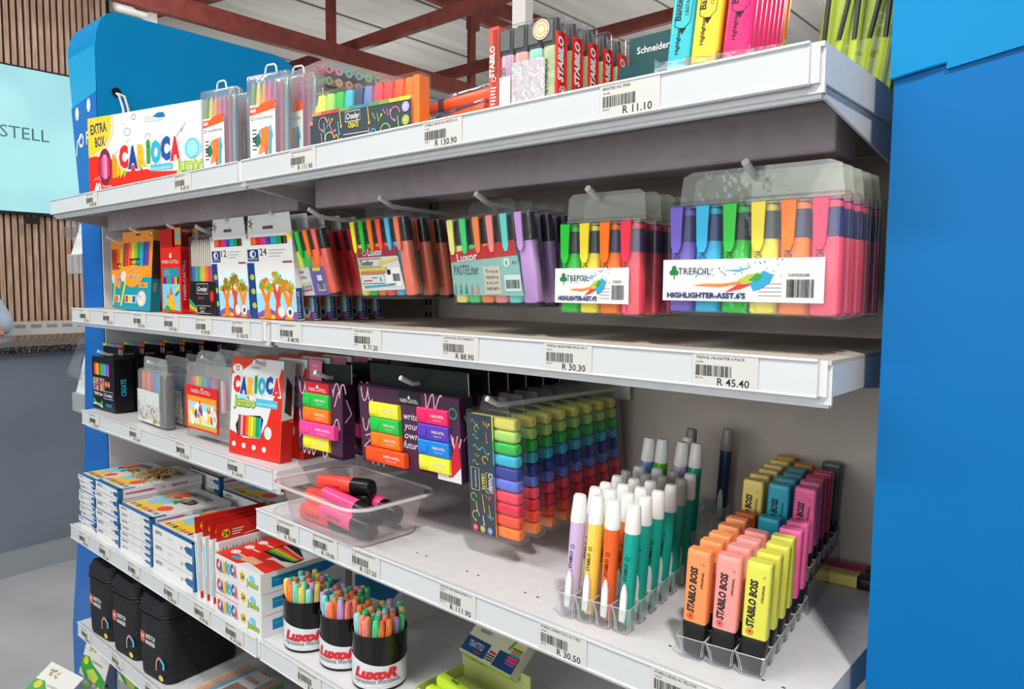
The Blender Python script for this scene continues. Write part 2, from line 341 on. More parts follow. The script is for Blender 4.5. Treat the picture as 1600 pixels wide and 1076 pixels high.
def label(x, lines, price, parent, yf, zt, w=.0735, rnd=None):
    rnd = rnd or random.Random(int(x*1000)); mb = MB().on(LAY(x, yf, zt-HR))
    mb.box(0, w, -.0005, .0, .001, HR-.0015, PAPER)
    mb.txt(lines, .004, HR-.0072, .003, INK, w=min(len(lines)*.0023, w-.012), al='l', y=-.0008)
    mb.txt('THLMARK', .004, HR-.0115, .0016, INK, w=.009, al='l', y=-.0008)
    mb.barcode(.004, .0125, .041, .0115, y=-.0008, rnd=rnd)
    mb.txt('SPECTRO', .004, .0092, .0016, INK, w=.009, al='l', y=-.0008)
    mb.txt(price, w-.009, .0035, .0078, INK, w=.0052*len(price.replace(' ', ''))+.004, al='r', y=-.0008, b=.006)
    mb.build('price_label', parent, 0)
def shelf(lbl, x0, x1, yf, z, labels, top=False):
    DK = GREIGE if .9 < z-.4 < .93 else STEEL  # second-level decks coloured greige to carry the shade they lie in
    t = thing('shelf', lbl, 'shelf', (x0, 0, z)); w = x1-x0; yd = yf+.007
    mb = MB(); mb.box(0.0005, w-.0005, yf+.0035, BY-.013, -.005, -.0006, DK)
    mb.box(0.0005, w-.0005, yd, yd+.004, -.044, -.005, STEEL); mb.box(.004, w-.004, yd+.004, yd+.012, -.048, -.044, STEEL)
    for s in (0.0005, w-.003): mb.box(s, s+.0025, yd+.004, BY-.013, -.036, -.005, STEEL)
    mb.box(.02, w-.02, .16, .23, -.022, -.005, STEEL, .003)
    for k in range(int(w/.11)): 
        for q in (0, .022): mb.on(TOP(-.0005)).disc(.06+k*.11+q, yf+.05, .0022, BLACK, rz=.0012); mb.M = Matrix()
    mb.build('deck', t, 0)
    for s in (.004, w-.007):
        mb = MB(); s0 = s; dz = -.105 if top else -.062
        mb.on(Matrix(((0, 1, 0, s0), (1, 0, 0, 0), (0, 0, 1, 0), (0, 0, 0, 1)))).ext([(yd+.014, -.046 if top else -.03), (yd+.014, -.036 if top else -.02), (BY-.014, -.036), (BY-.014, dz)], 0, .003, SHADE_MAUVE if x0 == 0 and s < .1 or x0 == 1 and s < .1 else STEEL); mb.build('bracket', t, 0)
    if top:
        mb = MB(); mb.box(.03, w-.03, .13, .2, -.075, -.022, SHADE_MAUVE, .004); mb.box(.03, w-.03, .2, .3, -.055, -.022, SHADE_MAUVE, .003); mb.build('channel', t, 0)
    mb = MB(); a = HR
    prof = [(yf+.004, -a), (yf+.0015, -a+.0008), (yf-.001, -a-.0004), (yf-.0022, -a+.001), (yf-.0005, -a+.003), (yf, -.0035), (yf-.0022, -.0018), (yf-.0012, .0006), (yf+.003, .0005), (yf+.006, -.0005), (yf+.006, -a+.001)]
    mb.add([(.002, p[0], p[1]) for p in prof]+[(w-.012, p[0], p[1]) for p in prof], [(i, i+1, len(prof)+i+1, len(prof)+i) for i in range(len(prof)-1)]+[tuple(range(len(prof))), tuple(range(2*len(prof)-1, len(prof)-1, -1))], STRIP)
    rail = mb.build('price_rail', t, 0)
    mb = MB().box(w-.012, w-.004, yf+.003, yf+.02, -.036, -.001, STEEL).build('end_clip', t, 0)
    for x, a_, p in labels: label(x-x0, a_, p, rail, yf-.0008, .0)
    return t
shelf('top shelf of the left bay, under the large carton and marker cases', 0, 1, 0, 1.60, [(.261, 'CARIOCA FIBRE 40 S', 'R 429.90'), (.739, 'DELI BRUSH PENS 12 S', 'R 69.10')][0:2], True)
shelf('top shelf of the right bay, under the red marker packs', 1, 2, 0, 1.60, [(1.158, 'CROXLEY EXEC HIGHLIGHTER 10 S', 'R 111.90'), (1.481, 'STABILO BOSS H/L PASTEL 4 S', 'R 130.90'), (1.766, 'BANTEX H/L PINK', 'R 11.10')], True)
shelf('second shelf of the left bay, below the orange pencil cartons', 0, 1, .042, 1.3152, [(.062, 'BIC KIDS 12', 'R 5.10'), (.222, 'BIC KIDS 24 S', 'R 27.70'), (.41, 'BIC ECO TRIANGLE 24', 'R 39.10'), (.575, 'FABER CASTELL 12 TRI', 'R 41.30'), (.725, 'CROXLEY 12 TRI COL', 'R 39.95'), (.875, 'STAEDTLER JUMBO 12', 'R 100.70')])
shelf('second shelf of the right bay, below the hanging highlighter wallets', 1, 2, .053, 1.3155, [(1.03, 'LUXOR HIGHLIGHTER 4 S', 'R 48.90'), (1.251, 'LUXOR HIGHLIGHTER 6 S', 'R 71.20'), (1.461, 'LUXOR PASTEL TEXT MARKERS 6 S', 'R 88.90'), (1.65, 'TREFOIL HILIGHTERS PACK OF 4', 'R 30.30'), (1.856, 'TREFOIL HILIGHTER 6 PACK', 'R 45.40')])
shelf('third shelf of the left bay, below the black and clear pencil packs', 0, 1, .058, 1.0327, [(.057, 'CROXLEY CREATE 48', 'R 65.40'), (.323, 'STAEDTLER AQUA 24', 'R 57.40'), (.582, 'FABER CASTELL WAX', 'R 103.20'), (.815, 'CARIOCA JUMBO 12', 'R 134.90')])
shelf('third shelf of the right bay, white and deep, holding the open tray of pens', 1, 2, .0165, .9723, [(1.07, 'F-C NEON HIGHLIGHTER 4 S', 'R 70.00'), (1.182, 'STABILO FLASH HIGH MARKER', 'R 19.00'), (1.291, 'F-C NEON HIGHLIGHTERS 8 S', 'R 137.50'), (1.494, 'CROXLEY MINI HIGHLIGHTERS 10 S', 'R 111.90'), (1.676, 'STABILO SWING COOL HL TURQ', 'R 30.50'), (1.836, 'STABILO BOSS HL YELLOW', 'R 27.90')])
shelf('fourth shelf of the left bay, carrying stacks of white marker cartons', 0, 1, .019, .719, [(.067, 'GIOTTO TURBO 12', 'R 45.70'), (.208, 'GIOTTO TURBO 24', 'R 91.60'), (.392, 'GIOTTO TURBO 12', 'R 51.90'), (.589, 'GIOTTO TURBO 24 MAXI', 'R 100.20'), (.735, 'CARIOCA 24 PENCILS', 'R 99.30'), (.869, 'CARIOCA JUMBO 24', 'R 212.50')])
shelf('fourth shelf of the right bay, carrying the round pen cups', 1, 2, .02, .719, [(1.126, 'LUXOR PEN PASTEL HI-LITER', 'R 5.80')])
shelf('fifth shelf of the left bay, under the black zipped marker bags', 0, 1, .0275, .4376, [(.03, 'SKETCH MARKER 24', 'R 899.0'), (.245, 'SKETCH MARKER 36', 'R 999.0'), (.45, 'COOL MARKER 24', 'R 312.0')])
shelf('fifth shelf of the right bay, low and empty', 1, 2, .0275, .4376, [])
tag(MB().box(.0, 2.0, BY+.034, BY+.32, 1.57, 1.5994, STEEL).build('rear_shelf', None, 0), 'top shelf of the far side, behind the front one', 'shelf')
# end boards
def board(x0f, x1, y0, y1, ztop, name, label, mat):
    t = thing(name, label, 'side board', (x1, y0, 0)); zs = [0.0, .28, .54, .88, 1.25, 1.55, 1.65, 1.9, 2.04, 2.075, 2.105, 2.125, 2.135]
    mb = MB(); rings = []
    for z in zs:
        zz = z/2.135*ztop; e = max(0, z-2.035)/.1; ins = .1*(1-math.sqrt(max(0, 1-e*e))); xl = x0f(z)
        ya, yb = y0+ins*(.55 if ins < .1 else .6), y1-ins
        rings.append([(xl-x1, ya-y0, zz), (0, ya-y0, zz), (0, yb-y0, zz), (xl-x1, yb-y0, zz)])
    mb.loft(rings, mat); mb.build('board', t, 30); return t
def interp(z, T):
    for (a, p), (b, q) in zip(T, T[1:]):
        if z <= b: return p+(q-p)*max(0, z-a)/(b-a)
    return T[-1][1]
TL = [(0, -.36), (.28, -.355), (.54, -.289), (.88, -.19), (1.25, -.153), (1.55, -.144), (1.65, -.155), (1.9, -.197), (2.14, -.235)]
bl = board(lambda z: interp(z, TL), -.006, .127, .775, 2.135, 'side_board', 'blue end board at the left end of the shelving with a rounded top', BLUE)
MB().box(.0005, .0055, .0, BY-.142, .1, 1.595, STEEL).build('inner_lining', bl, 0)
mb = MB(); ZZ = (1.885, 1.95, 2.0, 2.035); mb.add([(interp(z, TL)+.006+.001, -.0012, z) for z in ZZ]+[(-.001, -.0012, z) for z in reversed(ZZ)], [(0, 7, 6, 5, 4, 3, 2, 1)], CYAN); mb.build('front_facing', bl, 0)
mb = MB()
mb.add([(interp(z, TL)+.006-.002, -.003, z) for z in (1.62, 1.89)]+[(0.0, -.003, z) for z in (1.91, 1.62)]+[(interp(z, TL)+.006-.002, -.0005, z) for z in (1.62, 1.89)]+[(0.0, -.0005, z) for z in (1.91, 1.62)], [(0, 3, 2, 1), (4, 5, 6, 7), (0, 1, 5, 4), (1, 2, 6, 5), (2, 3, 7, 6), (3, 0, 4, 7)], BLUE2)
for x, z in ((-.145, 1.868), (-.055, 1.88)): mb.disc(x, z, .014, WHITE, -.0035, rz=.019)
mb.ring(-.12, 1.79, .016, .008, WHITE, -.0035); mb.line([(-.16, 1.75), (-.15, 1.79), (-.12, 1.8)], .008, WHITE, -.0036); mb.txt('P', -.07, 1.775, .035, WHITE, y=-.0036, b=.02)
mb.build('printed_cover', bl, 0)
mb = MB(); mb.add([(interp(z, TL)+.006-.0015, -.002, z) for z in (.0, .28, .54, .88, 1.25, 1.615)]+[(-.001, -.002, z) for z in (1.615, 1.25, .88, .54, .28, 0)], [(0, 11, 10, 9, 8, 7, 6, 5, 4, 3, 2, 1)], BLUE2); mb.build('lower_cover', bl, 0)
cord = MB()
for dy in (0, .014): cord.tube([(.0, .176+dy*.3, 1.912), (.012, .178+dy, 1.905), (.018, .185+dy, 1.87), (.02, .19+dy, 1.80), (.02, .195+dy, 1.73)], .0035, H('#dcdad8', .7), 7)
cord.on(RIGHT(0.0)).disc(.176, 1.915, .013, BLACK, -.0012)
tag(cord.build('cord'), 'white cord threaded through a hole in the blue board', 'cord')
tr_ = board(lambda z: 2.24, 2.024, .127, .775, 2.6, 'side_board', 'glossy blue end board filling the right edge of the photo', BLUE3)
mb = MB().on(LAY(2.024, .127, 0)).ext([(-.003, 1.588), (.045, 1.5955), (.0455, 1.5885), (.109, 1.5985), (.1095, 1.612), (.216, 1.63), (.216, 2.5), (-.003, 2.5)], -.0035, -.0006, BLUE)
mb.M = Matrix(); mb.on(LAY(2.024, .127, 0)).tube([(-.003, -.003, 1.588), (.02, -.0045, 1.5915), (.045, -.003, 1.5955)], .002, BLUE); o = mb.build('folded_lid', tr_, 20)
for ob in (o,):
    for v in ob.data.vertices: v.co.x -= 2.024; v.co.y -= .127

# acrylic leaflet holders on the left board
def leaflet(x, z, lbl, h=.2):
    t = thing('leaflet_holder', lbl, 'leaflet holder', (x, .15, z), 0, 'clear leaflet holders on the blue board')
    mb = MB(); mb.on(Matrix(((0, 1, 0, 0), (1, 0, 0, 0), (0, 0, 1, 0), (0, 0, 0, 1))))
    for a in (0, .12):
        mb.ext([(.06, .02), (-.02, .1), (.02, h), (.06, h-.02)], a, a+.003, ACR)
    mb.M = Matrix(); mb.box(0, .12, -.02, -.017, .08, .11, ACR); 
    mb.build('pocket', t, 0)
    MB().box(-.01, .13, .045, .05, -.03, h, ACR).build('back_plate', t, 0)
    MB().box(.0, .12, -.01, .05, -.03, .03, clear('#f4f8fa', .25, .1), .004).build('tray', t, 0)
    mb = MB(); 
    for k in range(3): mb.add([(.01, .0+.012*k, .03), (.11, .0+.012*k, .03), (.11, .03+.008*k, h*.62+.01*k), (.01, .03+.008*k, h*.75)], [(0, 1, 2, 3)], H('#cfe3e6', .5) if k else WHITE)
    mb.build('leaflet', t, 0); return t
leaflet(-.335, 1.44, 'clear leaflet holder on the blue board just under the top shelf', .17)
leaflet(-.335, 1.01, 'lower clear leaflet holder on the blue board beside the black pencil cartons', .2)
# ------------------------------------------------------------ shared product parts
def hook(x, z, yt, lbl, up_=.01, tilt=.0, x2=None):
    x2 = x if x2 is None else x2; t = thing('display_hook', lbl, 'hook', (x2, BY-.013, z-up_), 0, 'white hooks of the shelving')
    dx = x-x2; dy = yt-(BY-.013)
    mb = MB(); wm = H('#d9d8d6', .25, name='white_hook')
    mb.tube([(0, 0, 0), (dx*.85, dy*.85, up_*.55), (dx*.93, dy*.93, up_*.6+.001), (dx, dy, up_+.009)], [.0038, .0038, .0038, .0043], wm)
    mb.build('rod', t); MB().box(-.018, .018, -.004, .0, -.02, .012, wm, .002).build('mount', t, 0); return t
def hl(parent, x, z, w, h, d, col, capc, y=0, clip=True, down=False, txt=None, clipw=.45, capf=.24, name='highlighter', col2=None, topc=None):
    """upright highlighter: body with a cap at the top (or bottom), a clip and printing"""
    m = H(col, .28, name='neon_'+col.strip('#')); c = H(capc, .3); hc = h*capf
    mb = MB(); 
    zb0, zb1 = (0, h-hc) if not down else (hc, h)
    cy = d/2; cx = w/2
    mb.loft([rr(w*.9, d*.85, d*.3, zb0, cx, cy), rr(w, d, d*.35, zb0+.002, cx, cy), rr(w, d, d*.35, zb1-.002, cx, cy), rr(w*.92, d*.9, d*.3, zb1, cx, cy)], m)
    if txt: mb.txt(txt, cx-.001, zb0+(zb1-zb0)*(.52 if txt != 'HIGHLIGHTER' else .74), w*.26, INK, w=(zb1-zb0)*(.55 if txt != 'HIGHLIGHTER' else .4), rot=PI/2, y=-.0004)
    b = mb.build(name, parent, loc=(x, y, z))
    mb = MB(); z0, z1 = (h-hc, h) if not down else (0, hc)
    mb.loft([rr(w*.98, d*.98, d*.3, z0, cx, cy), rr(w*.96, d*.96, d*.3, (z0+z1)/2, cx, cy), rr(w*.82, d*.8, d*.3, z1 if not down else z1, cx, cy)], c)
    if topc: mb.loft([rr(w*.9, d*.9, d*.3, z1-hc*.22, cx, cy), rr(w*.8, d*.78, d*.3, z1+.001, cx, cy)], H(topc, .3))
    mb.build('cap', b)
    if clip:
        cm_ = H(col2 or col, .22); x0 = w*.08; cw = w*clipw; zt = h+.001; zl = h-hc*1.35
        MB().ext([(x0, zt), (x0+cw, zt), (x0+cw*.9, zl+cw*.5), (x0+cw*.7, zl), (x0+cw*.3, zl), (x0+cw*.1, zl+cw*.5)], -.004, -.0015, cm_).box(x0, x0+cw, -.003, d*.5, h-.001, h+.002, cm_).build('clip', b, 20)
    return b
def sleeve(parent, w, h, d, m=None, hang=.03, x=0, tab=None, neck=None, name='clear_sleeve'):
    m = m or CLR; mb = MB()
    mb.loft([rr(w*.97, d*.6, d*.25, 0, w/2, d/2), rr(w, d, d*.3, .003, w/2, d/2), rr(w, d, d*.3, h-.004, w/2, d/2), rr(w*.98, d*.3, d*.1, h, w/2, d/2)], m)
    if hang:
        a, b = neck or (.06, .94)
        mb.ext([(w*a, h-.004), (w*b, h-.004), (w*(b-.02), h+hang*.85), (w*(b-.08), h+hang), (w*(a+.08), h+hang), (w*(a+.02), h+hang*.85)], d*.45, d*.45+.0008, tab or m)
    return mb.build(name, parent)
def swirl(mb, x, z, s, m, kind, y=-.0008, w=.0012):
    if kind == 0: P = [(x+s*math.cos(a)*.5, z+s*math.sin(a)*.5) for a in [k*.5 for k in range(10)]]
    elif kind == 1: P = [(x, z+s*.6), (x+s*.15, z-s*.5)]
    elif kind == 2: P = [(x-s*.5, z+s*.4), (x-s*.2, z-s*.1), (x, z+s*.35), (x+s*.15, z-s*.3), (x+s*.4, z+s*.1)]
    else: P = [(x-s*.5+s*k/5, z+s*.35*math.sin(k*1.1)) for k in range(6)]
    mb.line(P, w, m, y)
    e = P[-1]; f = P[-2]; dx, dz = e[0]-f[0], e[1]-f[1]; l = math.hypot(dx, dz) or 1; dx, dz = dx/l, dz/l; q = s*.22
    mb.poly([(e[0]+dx*q, e[1]+dz*q), (e[0]-dz*q*.7, e[1]+dx*q*.7), (e[0]+dz*q*.7, e[1]-dx*q*.7)], m, y)
DOODLE = ['#e8b54a', '#4cbcc4', '#e6e4dc', '#c77b9c', '#8cc152', '#e8b54a']
def doodles(mb, x0, x1, z0, z1, n, seed, y=-.0008, s=.014):
    r = random.Random(seed); c = max(1, round(math.sqrt(n*(x1-x0)/max(.001, z1-z0)))); q = max(1, round(n/c))
    for i in range(c):
        for j in range(q):
            swirl(mb, x0+(i+.5+r.uniform(-.2, .2))*(x1-x0)/c, z0+(j+.5+r.uniform(-.2, .2))*(z1-z0)/q, s*r.uniform(.8, 1.2), H(r.choice(DOODLE), .6), r.randrange(4), y, s*.1)
def carioca(mb, x, z, h, w, y=-.0012, rot=0, outline=True):
    cols = ['#d8232a', '#1c3f94', '#f2b01e', '#2b9b3f', '#2aa9c9', '#1b4f9c', '#d8232a']; SL_ = [1.1, 1.1, 1.0, .55, 1.15, 1.05, 1.05]
    for k, (ch, c) in enumerate(zip('CARiOCA', cols)):
        st = w*SL_[k]/7; xo_ = w*sum(SL_[:k])/7
        dz = [0, -.08, -.05, .1, .05, .16, .1][k]*h; c_, s_ = math.cos(rot), math.sin(rot)
        px, pz = x+xo_+st*.5, z+dz+h*.5; px, pz = x+(px-x)*c_-(pz-z)*s_, z+(px-x)*s_+(pz-z)*c_
        ww = st*(.85 if ch == 'i' else 1.0); hh = h*(1.0 if ch != 'i' else 1.1)
        if outline: mb.txt(ch, px+h*.5*s_, pz-h*.5*c_-h*.04, hh*1.12, WHITE, w=ww*1.4, y=y+.0003, rot=rot, b=.11)
        mb.txt(ch, px+h*.5*s_, pz-h*.5*c_, hh, H(c, .4), w=ww, y=y, rot=rot, b=.075)
def carton(parent, w, h, d, m, name='carton', art=None):
    mb = MB(); mb.box(0, w, 0, d, 0, h, m)
    if art: art(mb)
    mb.M = Matrix(); return mb.build(name, parent, 0)
RNB = ['#d8232a', '#ee6b1f', '#f5c518', '#8cc63f', '#1e9e4a', '#1fa7c9', '#1c4fa0', '#6b3fa0', '#d6348b', '#7a4a2b', '#222225', '#f29ab0']
def pens_fan(mb, x0, x1, z0, z1, cols, y=-.0006, tips=0):
    n = len(cols); w = (x1-x0)/n
    for i, c in enumerate(cols):
        a = x0+i*w; mb.rect(a+w*.04, a+w*.96, z0, z1, H(c, .35), y)
        if tips: mb.poly([(a+w*.04, z1), (a+w*.96, z1), (a+w*.5, z1+tips)], H(c, .5), y)

# ================= second shelf, left bay: hanging cartons =================
YF = .09
# orange and teal pencil cartons
def bic(w, h, n, seed):
    t = thing('pencil_carton', 'x', 'pencil pack'); d = .024
    def art(mb):
        r = random.Random(seed); mb.rect(0, w, 0, h*.42, TEAL, -.0002)
        mb.poly([(0, h*.36)]+[(w*k/10, h*(.36+.1*math.sin(k*.5+2.6)+.02*k/3)) for k in range(11)]+[(w, h*.6), (0, h*.6)], H('#f39a1c', .35), -.0003)
        pens_fan(mb, w*.05, w*.9, h*.56, h*.86, [RNB[k % 12] for k in (9, 0, 1, 2, 3, 4, 5, 6, 7, 10)][:n], -.0004)
        mb.rect(w*.28, w*.62, h*.575, h*.655, BLACK, -.0005)
        for k in range(6): mb.disc(w*(.31+k*.055), h*.61, w*.025, H(RNB[k], .4), -.0006, rz=h*.03)
        mb.disc(w*.1, h*.43, w*.085, WHITE, -.0006, rz=h*.07); mb.disc(w*.1, h*.43, w*.07, H('#d9d3c4', .5), -.0007, rz=h*.055)
        for k, ch in enumerate('BIC'): mb.txt(ch, w*(.34+.1*k), h*(.47+.01*k), h*.055, WHITE, y=-.0008, b=.07); mb.txt(ch, w*(.34+.1*k), h*(.472+.01*k), h*.05, H('#e0701c'), y=-.0009, b=.03)
        for k, ch in enumerate('KIDS'): mb.txt(ch, w*(.34+.085*k), h*.39, h*.06, WHITE, y=-.0008, b=.08); mb.txt(ch, w*(.34+.085*k), h*.392, h*.055, H(['#1b5fa8', '#d8232a', '#2b9b3f', '#e0701c'][k]), y=-.0009, b=.03)
        mb.rect(w*.62, w*.9, h*.285, h*.35, H('#f39a1c', .4), -.0006); mb.txt('KIDS', w*.76, h*.3, h*.035, H('#3a2a1c'), y=-.0008)
        mb.disc(w*.72, h*.15, w*.14, WHITE, -.0006, rz=h*.1); mb.ring(w*.72, h*.15, w*.1, .0012, H('#e0701c'), -.0008); mb.line([(w*.72, h*.15), (w*.64, h*.2)], .003, H('#e0701c'), -.0009)
        mb.rect(w*.18, w*.56, h*.09, h*.19, WHITE, -.0005); mb.rect(w*.2, w*.28, h*.1, h*.18, RED, -.0007); mb.rect(w*.3, w*.4, h*.1, h*.18, H('#f5c518'), -.0007); mb.rect(w*.43, w*.53, h*.1, h*.18, H('#1b5fa8'), -.0007)
        mb.poly([(w*.02, h*.05), (w*.08, h*.05), (w*.2, h*.36), (w*.15, h*.38)], H('#f2c51e'), -.0005)
        mb.rect(w*.44, w*.6, h*.945, h*.965, BLACK, -.0004); mb.rect(w*.9, w*.985, h*.93, h*.985, BLACK, -.0004); mb.rect(w*.915, w*.97, h*.94, h*.975, WHITE, -.0005)
        mb.on(RIGHT(w)).rect(0, d, 0, h*.97, H('#3a2b22', .4), -.0002); mb.rect(0, d, 0, h*.4, H('#0f6f80', .4), -.0003); mb.rect(0, d, h*.87, h*.97, H('#e08c1c', .4), -.0003)
        mb.txt('KIDS', d*.5, h*.3, .007, H('#e08c1c'), rot=PI/2, y=-.0005)
    carton(t, w, h, d, ORANGE, 'carton', art)
    return t
b1 = bic(.185, .196, 9, 1); b1.location = (.222, .082, 1.3165); b1.rotation_euler = (R(-4), 0, 0)
b1['label'] = 'large orange and teal pencil carton with a rainbow window, front of its hook'; b1['group'] = 'orange and teal pencil cartons'
for k in (1, 2): dup(b1, (.232+.003*k, .082+.046*k, 1.3165), (R(-4), 0, 0), ['', 'orange and teal pencil carton directly behind the large front one', 'rearmost orange and teal pencil carton, beside the red carton'][k])
b2 = bic(.14, .182, 7, 2); b2.location = (.088, .115, 1.3165); b2['label'] = 'smaller orange and teal pencil carton nearest the blue end board'; b2['group'] = 'orange and teal pencil cartons'
# red carton with castle picture
def fcart(mb):
    w, h = .105, .15
    mb.on(LAY(0, 0, h)).rect(w*.0, w*.62, 0, .042, H('#c4161c', .35), -.0002); mb.M = Matrix()
    mb.poly([(w*.44, h*.86), (w*.48, h*.92), (w*.51, h*.88), (w*.56, h*.93), (w*.56, h*.84), (w*.46, h*.84)], WHITE)
    mb.txt('FABER-CASTELL', w*.5, h*.755, h*.05, WHITE, w=w*.84, y=-.0005)
    mb.rect(w*.12, w*.9, h*.44, h*.68, H('#1c8ba3', .4)); mb.txt('12 triangular', w*.2, h*.62, h*.025, WHITE, al='l', y=-.0006); mb.txt('colour pencils', w*.2, h*.575, h*.025, WHITE, al='l', y=-.0006)
    pens_fan(mb, w*.14, w*.88, h*.44, h*.54, ['#222225', '#1c4fa0', '#d6348b', '#1e9e4a', '#1fa7c9', '#6b3fa0', '#d8232a', '#ee6b1f', '#f5c518', '#222225'], -.0005)
    mb.rect(w*.08, w*.94, h*.03, h*.44, H('#6fc7dd', .4)); 
    mb.poly([(w*.3, h*.03), (w*.3, h*.22), (w*.38, h*.22), (w*.38, h*.27), (w*.44, h*.27), (w*.5, h*.4), (w*.56, h*.27), (w*.62, h*.27), (w*.62, h*.2), (w*.72, h*.2), (w*.74, h*.03)], H('#f0a92a'), -.0005)
    mb.poly([(w*.42, h*.27), (w*.5, h*.42), (w*.58, h*.27)], H('#d8532a'), -.0006); mb.poly([(w*.28, h*.22), (w*.34, h*.3), (w*.4, h*.22)], H('#d8532a'), -.0006)
    mb.poly([(w*.08, h*.03), (w*.3, h*.12), (w*.5, h*.05), (w*.9, h*.03)], H('#2b9b3f'), -.0006); mb.poly([(w*.7, h*.3), (w*.92, h*.38), (w*.9, h*.43), (w*.68, h*.34)], H('#f5c518'), -.0007); mb.poly([(w*.72, h*.25), (w*.9, h*.31), (w*.89, h*.34), (w*.7, h*.28)], H('#1c4fa0'), -.0007)
    mb.on(RIGHT(w)).rect(.002, .018, .01, h*.95, H('#b8151b', .35)); mb.txt('FABER-CASTELL', .01, h*.5, .006, WHITE, w=h*.6, rot=PI/2, y=-.0006)
t = thing('pencil_carton', 'tall red pencil carton with a castle picture and hang tab', 'pencil pack', (.458, .088, 1.3165), 0, 'red castle pencil cartons')
carton(t, .105, .15, .022, RED, 'carton', fcart)
MB().ext([(.012, .15), (.1, .15), (.1, .195), (.03, .195), (.012, .18)], .004, .006, H('#c4161c', .35)).rect(.07, .1, .155, .193, H('#cfa94a'), .0035).disc(.085, .175, .01, H('#7fb3c9'), .003).build('hang_tab', t, 0)
dup(t, (.462, .126, 1.3165), None, 'red pencil carton behind the front castle picture one')
# black card pack of bright pencils in a clear sleeve
t = thing('pencil_wallet', 'clear wallet of pale-shafted colour pencils with a black card base', 'pencil pack', (.598, .09, 1.3165), 0, 'black card pencil wallets')
w, h = .122, .172; mb = MB()
cc = ['#2a3f8f', '#1c6fb5', '#1fa7c9', '#1e9e4a', '#8cc63f', '#f5c518', '#f29a1c', '#ee6b1f', '#d8232a', '#c5305a', '#d6348b']
for i, c in enumerate(cc):
    x = .008+i*.0098
    mb.tube([(x, .006, .05), (x, .006, .105)], .0044, H(c, .4), 6); mb.tube([(x, .006, .105), (x, .006, .15), (x, .006, .163)], [.0042, .0036, .001], H('#d9cfc2', .6), 6)
mb.build('pencils', t)
mb = MB().box(0, w, .0, .012, 0, .072, H('#2a2522', .4)); mb.rect(w*.3, w*.72, .045, .066, H('#2a2522', .4)); 
mb.line([(w*.3, .045), (w*.72, .045), (w*.72, .067), (w*.3, .067), (w*.3, .045)], .001, WHITE, -.0006); mb.txt('Croxley', w*.51, .051, .0095, WHITE, w=w*.36, sh=.3, y=-.0006, b=.02)
mb.disc(w*.86, .04, .009, RED, -.0006, rz=.012); mb.txt('CREATE', w*.45, .033, .006, H('#b6479b'), y=-.0007)
for k in range(6): mb.poly([(0, .005+k*.005), (0, .009+k*.005), (w*.36, .001+k*.002), (w*.34, -.000+k*.002)], H(RNB[k], .4), -.0005)
mb.rect(w*.3, w*.8, .003, .019, BLACK, -.0006); mb.line([(w*.3, .003), (w*.8, .003), (w*.8, .019), (w*.3, .019), (w*.3, .003)], .0008, WHITE, -.0007); mb.txt('READ TO', w*.5, .0115, .0045, WHITE, y=-.0008); mb.txt('HANG', w*.5, .0045, .0045, WHITE, y=-.0008)
mb.build('card_base', t, 0); sleeve(t, w, h, .013, hang=.016)
for k in (1, 2): dup(t, (.603, .09+.032*k, 1.3165), None, 'clear pencil wallet with black base, %s on its hook' % ['', 'second', 'third'][k])
